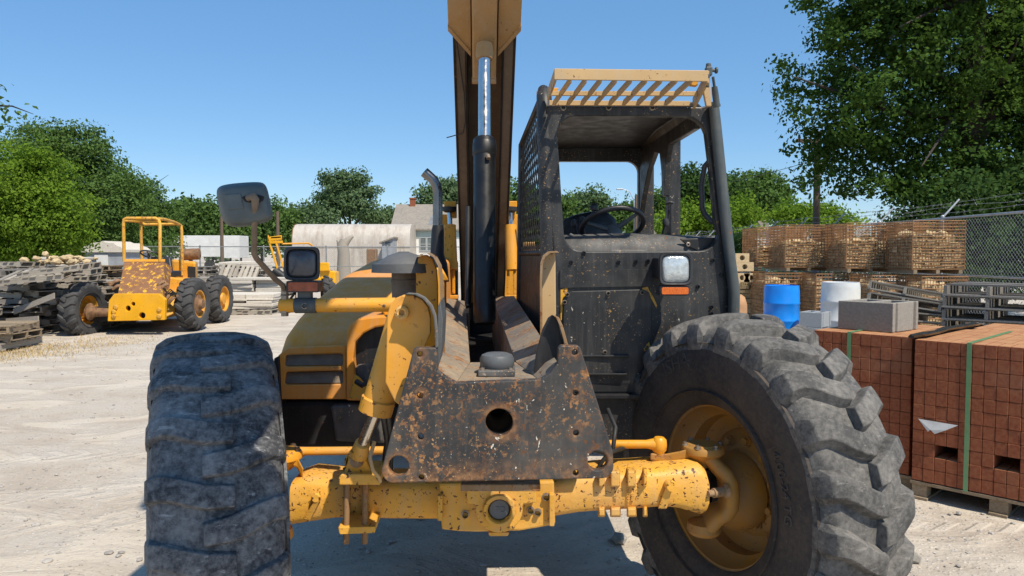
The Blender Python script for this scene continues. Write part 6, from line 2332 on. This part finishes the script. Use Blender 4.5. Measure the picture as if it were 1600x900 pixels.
def limb_mesh(parent, base, tops, r0, mat, seed, name='trunk'):
    rg = random.Random(seed)
    mb = MB()
    base = V(base)
    fork = base + (V(tops[0]) - base) * .42
    fork.x, fork.y = base.x + (fork.x - base.x) * .4, base.y + (fork.y - base.y) * .4
    mid = base.lerp(fork, .5) + V((rg.uniform(-.1, .1), rg.uniform(-.1, .1), 0))
    mb.tube([base + V((0, 0, -.1)), base + V((0, 0, .3)), mid, fork], [r0 * 1.5, r0 * 1.1, r0 * .9, r0 * .75], 12)
    for tp_ in tops:
        tp_ = V(tp_)
        m1 = fork.lerp(tp_, .35) + V((rg.uniform(-.3, .3), rg.uniform(-.3, .3), rg.uniform(0, .4)))
        m2 = fork.lerp(tp_, .7) + V((rg.uniform(-.3, .3), rg.uniform(-.3, .3), rg.uniform(-.1, .4)))
        mb.tube([fork - V((0, 0, .2)), m1, m2, tp_], [r0 * .6, r0 * .42, r0 * .25, r0 * .07], 8)
        for q in range(3):
            a = m1.lerp(tp_, rg.random())
            e = a + V((rg.uniform(-1, 1), rg.uniform(-1, 1), rg.uniform(-.2, .8))) * (tp_ - fork).length * .28
            mb.tube([a, a.lerp(e, .5) + V((0, 0, .1)), e], [r0 * .2, r0 * .12, r0 * .04], 6)
    return mb.build(name, mat, parent, smooth=60)


def tree_px(name, label, lobes_px, Y, n, size, mat, seed, base_px=None, group=None, cl=None, per=26, depth=1.0, r0=None, shell=.5, cat='tree'):
    """lobes_px: (px, py, rx, ry) ellipses seen in the photo, standing at distance Y."""
    lobes = []
    k = Y / F_PX
    rg = random.Random(seed)
    for (px, py, rx, ry) in lobes_px:
        c = P(px, py, Y + rg.uniform(-.4, .4) * rx * k)
        lobes.append((c, (rx * k, max(rx, ry) * k * depth, ry * k)))
    bp = P(base_px if base_px is not None else lobes_px[0][0], 450, Y)
    t = thing(name, label, cat, (bp.x, bp.y, 0), group)
    tops = [c for c, r_ in lobes]
    H = max(c.z + r_[2] * .5 for c, r_ in lobes)
    big = sorted(lobes, key=lambda q: -q[1][0])[:5]
    limb_mesh(t, (bp.x, bp.y, 0), [V(c) + V((0, 0, r_[2] * .4)) for c, r_ in big], r0 or max(.08, H * .03), MAT['bark'], seed)
    leaf_mesh('crown', lobes, n, size, mat, t, seed, cl or size * 4.0, per, shell=shell)
    return t


G = 'trees beyond the back fence'
# left side
tree_px('leafy_tree', 'bright green bushy tree at the left edge over the old pallets', [(20, 330, 75, 80), (60, 300, 60, 62), (-30, 270, 70, 65), (100, 345, 42, 50), (10, 395, 70, 30), (70, 385, 50, 28), (55, 250, 35, 30), (-60, 360, 60, 70), (125, 375, 20, 16)], 24, 60000, .105, MAT['leaf_bright'], 1, 20, G)
tree_px('leafy_tree', 'tall dark green tree behind the bright one at the left', [(110, 255, 70, 55), (150, 300, 70, 60), (60, 235, 50, 38), (190, 320, 45, 55), (100, 210, 22, 16), (60, 205, 16, 14), (140, 212, 18, 18), (130, 360, 80, 50), (205, 290, 24, 20), (155, 235, 22, 20), (120, 195, 8, 8), (50, 195, 6, 9)], 34, 48000, .135, MAT['leaf_mid'], 2, 120, G)
tree_px('leafy_tree', 'mid green tree stepping down to the right of the tall dark one', [(215, 335, 45, 45), (240, 355, 40, 40), (195, 365, 45, 40), (232, 300, 22, 20), (255, 330, 18, 18), (225, 385, 60, 25)], 42, 24000, .16, MAT['leaf_mid'], 3, 220, G)
tree_px('leafy_tree', 'low green tree behind the roll cage and the trailer', [(285, 348, 35, 35), (315, 350, 30, 34), (262, 362, 28, 30), (300, 325, 20, 16), (340, 355, 22, 35), (330, 325, 16, 16)], 84, 9000, .42, MAT['leaf_mid'], 4, 300, G)
tree_px('leafy_tree', 'rounded tree right behind the mirror shell', [(385, 350, 36, 34), (420, 345, 32, 32), (440, 352, 26, 30), (360, 360, 26, 28), (408, 370, 50, 22), (450, 370, 20, 18)], 84, 11000, .42, MAT['leaf_mid'], 5, 410, G)
tree_px('leafy_tree', 'low dark shrubby tree left of the white metal building', [(462, 345, 22, 22), (486, 335, 22, 18), (475, 352, 30, 16), (505, 345, 20, 16)], 88, 6000, .42, MAT['leaf_hazed'], 6, 470, G)
tree_px('leafy_tree', 'big open crowned tree rising over the white metal building', [(540, 296, 26, 24), (520, 300, 20, 22), (562, 290, 20, 20), (512, 282, 12, 12), (575, 305, 14, 16), (505, 312, 14, 12), (550, 322, 32, 22), (520, 328, 26, 18), (575, 332, 22, 18), (534, 275, 14, 10), (562, 274, 12, 8), (590, 298, 9, 6), (496, 327, 12, 10)], 92, 15000, .34, MAT['leaf_hazed'], 7, 545, G, shell=.65, per=44, cl=1.25)
tree_px('leafy_tree', 'low bush line between the white building and the house', [(598, 340, 16, 12), (615, 338, 14, 12), (580, 345, 14, 10)], 95, 3000, .42, MAT['leaf_hazed'], 8, 600, G)
tree_px('leafy_tree', 'rounded tree behind the roof of the white house', [(685, 305, 26, 22), (665, 315, 18, 18), (705, 300, 22, 22), (725, 310, 26, 26), (690, 330, 40, 20)], 96, 8000, .45, MAT['leaf_hazed'], 9, 690, G)
tree_px('leafy_tree', 'bright tree between the boom and the cab screen', [(812, 310, 28, 30), (835, 340, 36, 50), (800, 350, 26, 60), (870, 330, 22, 34), (882, 345, 18, 40)], 58, 9000, .32, MAT['leaf_mid'], 10, 830, G)
tree_px('leafy_tree', 'small round tree over the seat through the rear cab window', [(922, 315, 26, 22), (905, 325, 20, 22), (940, 325, 16, 20), (920, 345, 32, 22)], 80, 6500, .36, MAT['leaf_hazed'], 11, 920, G)
tree_px('leafy_tree', 'low tree right of the street lamp through the cab window', [(972, 335, 20, 16), (995, 330, 18, 16), (1015, 322, 20, 22), (990, 352, 40, 18), (1035, 318, 14, 24)], 76, 7000, .36, MAT['leaf_mid'], 12, 990, G)
tree_px('leafy_tree', 'tall dark tree behind the grab handle of the cab', [(1080, 285, 24, 26), (1100, 295, 28, 28), (1060, 305, 22, 22), (1095, 325, 40, 28), (1128, 290, 22, 18)], 70, 9000, .34, MAT['leaf_dark'], 13, 1090, G)
tree_px('leafy_tree', 'dark rounded tree filling the gap between cab and big tree', [(1165, 295, 34, 26), (1195, 290, 26, 22), (1140, 305, 24, 24), (1215, 305, 18, 22), (1180, 325, 50, 24), (1196, 276, 14, 10)], 66, 10000, .32, MAT['leaf_mid'], 14, 1180, G)
tree_px('leafy_tree', 'bright green bushy tree just behind the yard fence by the cab', [(1075, 340, 40, 30), (1120, 345, 40, 32), (1160, 340, 30, 30), (1050, 360, 34, 24), (1100, 370, 60, 20), (1145, 372, 40, 18)], 46, 14000, .22, MAT['leaf_bright'], 15, 1100, G)
tree_px('leafy_tree', 'pale green tree seen low between the pole and the big tree', [(1250, 330, 32, 18), (1225, 340, 24, 16), (1290, 335, 30, 14), (1265, 348, 50, 14), (1310, 345, 30, 12)], 60, 7000, .28, MAT['leaf_bright'], 16, 1255, G)
tree_px('fence_vine', 'scruffy vine growing up the fence left of the baskets', [(1150, 372, 14, 10), (1162, 385, 12, 16), (1140, 385, 12, 12), (1156, 400, 14, 10)], 26, 1500, .11, MAT['leaf_mid'], 17, 1152, None, r0=.02, cat='vine')
# big maple at the right, close to the fence
BIG = [(1460, 130, 120, 90), (1400, 60, 100, 70), (1350, 160, 85, 70), (1300, 130, 55, 40), (1255, 130, 28, 26), (1228, 105, 16, 12), (1240, 165, 14, 14), (1310, 60, 40, 40), (1290, 215, 55, 40), (1262, 232, 26, 20), (1240, 262, 18, 14), (1300, 265, 55, 32), (1330, 300, 50, 20), (1270, 292, 32, 12), (1236, 290, 16, 6),
       (1390, 240, 80, 70), (1480, 250, 100, 65), (1560, 180, 110, 110), (1580, 280, 90, 45), (1560, 60, 80, 60), (1450, 300, 80, 26), (1380, 10, 90, 40), (1480, -20, 120, 70), (1268, 8, 18, 9), (1345, 20, 45, 22), (1640, 120, 140, 160), (1700, 260, 110, 80), (1560, -110, 170, 110), (1420, -110, 130, 90), (1720, -60, 150, 150), (1520, -260, 170, 130), (1700, -260, 160, 140)]
bt = tree_px('maple_tree', 'huge dark maple overhanging the barbed wire fence at the right', BIG, 19.0, 185000, .115, MAT['leaf_maple'], 30, 1500, None, cl=.46, per=64, depth=1.15, r0=.42, shell=.42)
mb = MB()
mb.tube([P(1480, -30, 18.0), P(1494, 5, 18.2), P(1510, 18, 18.6), P(1545, 30, 19)], [.26, .22, .18, .12], 10)
mb.tube([P(1494, 8, 18.2), P(1470, 10, 17.8), P(1440, 25, 17.4), P(1405, 42, 17)], [.1, .05, .03, .015], 7)
mb.tube([P(1240, 120, 18), P(1300, 140, 18.4), P(1380, 170, 18.8), P(1490, 180, 19)], [.015, .04, .08, .14], 8)
for (x0, y0, x1, y1) in ((1380, 170, 1330, 100), (1500, 150, 1420, 90), (1490, 180, 1440, 260), (1520, 120, 1480, 60), (1440, 25, 1390, 60), (1560, 130, 1590, 60)):
    mb.tube([P(x0, y0, 18.6), P((x0 + x1) / 2 + 6, (y0 + y1) / 2 - 8, 18.0), P(x1, y1, 17.4)], [.07, .04, .012], 6)
mb.build('limb', MAT['bark'], bt, smooth=60)
# overhanging tree left of the frame: only the tips of a branch show
tree_px('leafy_tree', 'tree mostly outside the left edge with a sprig of leaves showing', [(-6, 158, 14, 8), (-60, 150, 60, 50), (-150, 180, 110, 90), (-150, 260, 100, 80)], 20, 5000, .16, MAT['leaf_mid'], 31, -170, G)
tree_px('hedge', 'dense dark undergrowth behind the tall fence below the big maple', [(1440, 380, 40, 60), (1490, 370, 60, 80), (1560, 360, 80, 80), (1650, 370, 80, 90), (1500, 310, 80, 40), (1590, 290, 80, 60), (1420, 340, 30, 30), (1470, 425, 60, 34), (1560, 430, 80, 34), (1650, 425, 80, 34)], 17.6, 34000, .11, MAT['leaf_dark'], 33, 1500, None, cat='hedge', cl=.5)
tree_px('hedge', 'low scrubby green growth along the fence behind the wire baskets', [(1200, 415, 50, 20), (1270, 418, 50, 20), (1340, 415, 50, 24), (1400, 410, 40, 26), (1130, 412, 50, 18)], 36, 9000, .17, MAT['leaf_mid'], 34, 1300, None, cat='hedge', cl=.5)
# dark hedge mass low behind the left pallets
tree_px('hedge', 'dark overgrown hedge in the shade behind the old shed', [(110, 385, 60, 24), (40, 395, 60, 22), (180, 392, 40, 20), (-20, 395, 50, 24)], 36, 9000, .2, MAT['leaf_dark'], 32, 100, None, cat='hedge')

# far woods that close the horizon all round the yard, one mass
rgw = random.Random(77)
fw = bpy.data.objects.new('far_woods', None)
lob_ = []
for k in range(150):
    a_ = math.radians(-75 + 150 * k / 149)
    d_ = 150 + rgw.uniform(-12, 12)
    h_ = rgw.uniform(2.2, 4.0)
    lob_.append((V((d_ * math.sin(a_), d_ * math.cos(a_), h_ * .9)), (rgw.uniform(3, 5), 3, h_)))
fw_o, _ = leaf_mesh('far_woods', lob_, 26000, .9, MAT['leaf_hazed'], fw, 78, 1.6, 20)
fw_o.parent = None
bpy.data.objects.remove(fw)
tag(fw_o, 'far off line of woods closing the horizon beyond the yard', 'woods', kind='stuff')

# ================================================================== sun, sky, camera
SUN = V((.43, -.55, 1.0)).normalized()
el = math.asin(SUN.z)
az = math.atan2(SUN.x, SUN.y)
w = bpy.data.worlds.new('World')
S.world = w
w.use_nodes = True
nt = w.node_tree
bgn = nt.nodes['Background']
sky = nt.nodes.new('ShaderNodeTexSky')
sky.sky_type = 'NISHITA'
sky.sun_disc = False
sky.sun_elevation = el
sky.sun_rotation = az
sky.altitude = 200
sky.air_density = 1.0
sky.dust_density = .1
sky.ozone_density = 2.6
hs_ = nt.nodes.new('ShaderNodeHueSaturation')
hs_.inputs['Saturation'].default_value = 1.15
nt.links.new(sky.outputs[0], hs_.inputs['Color'])
mx_ = nt.nodes.new('ShaderNodeMix')
mx_.data_type = 'RGBA'
mx_.inputs[0].default_value = .4
mx_.inputs[7].default_value = (1.22, 3.2, 6.1, 1)
nt.links.new(hs_.outputs[0], mx_.inputs[6])
nt.links.new(mx_.outputs[2], bgn.inputs[0])
bgn.inputs[1].default_value = .125
sd = bpy.data.lights.new('sun', 'SUN')
sd.energy = 5.0
sd.angle = math.radians(.5)
sd.color = (1.0, .915, .77)
so = bpy.data.objects.new('sun', sd)
COL.objects.link(so)
so.rotation_euler = (-SUN).to_track_quat('-Z', 'Y').to_euler()
so.location = (10, -10, 30)
cd = bpy.data.cameras.new('camera')
cd.sensor_width = 36
cd.lens = F_PX / 1600 * 36
cd.clip_end = 5000
cd.clip_start = .05
co_ = bpy.data.objects.new('camera', cd)
COL.objects.link(co_)
co_.location = (0, 0, CAM_H)
co_.rotation_euler = (PI / 2 - PITCH, 0, 0)
S.camera = co_
S.view_settings.view_transform = 'Standard'
S.view_settings.look = 'None'
S.view_settings.exposure = 0.18
S.view_settings.gamma = 1.0
S.view_settings.use_curve_mapping = False
S.render.engine = 'CYCLES'
S.cycles.use_denoising = True
S.cycles.max_bounces = 8
S.cycles.transparent_max_bounces = 8
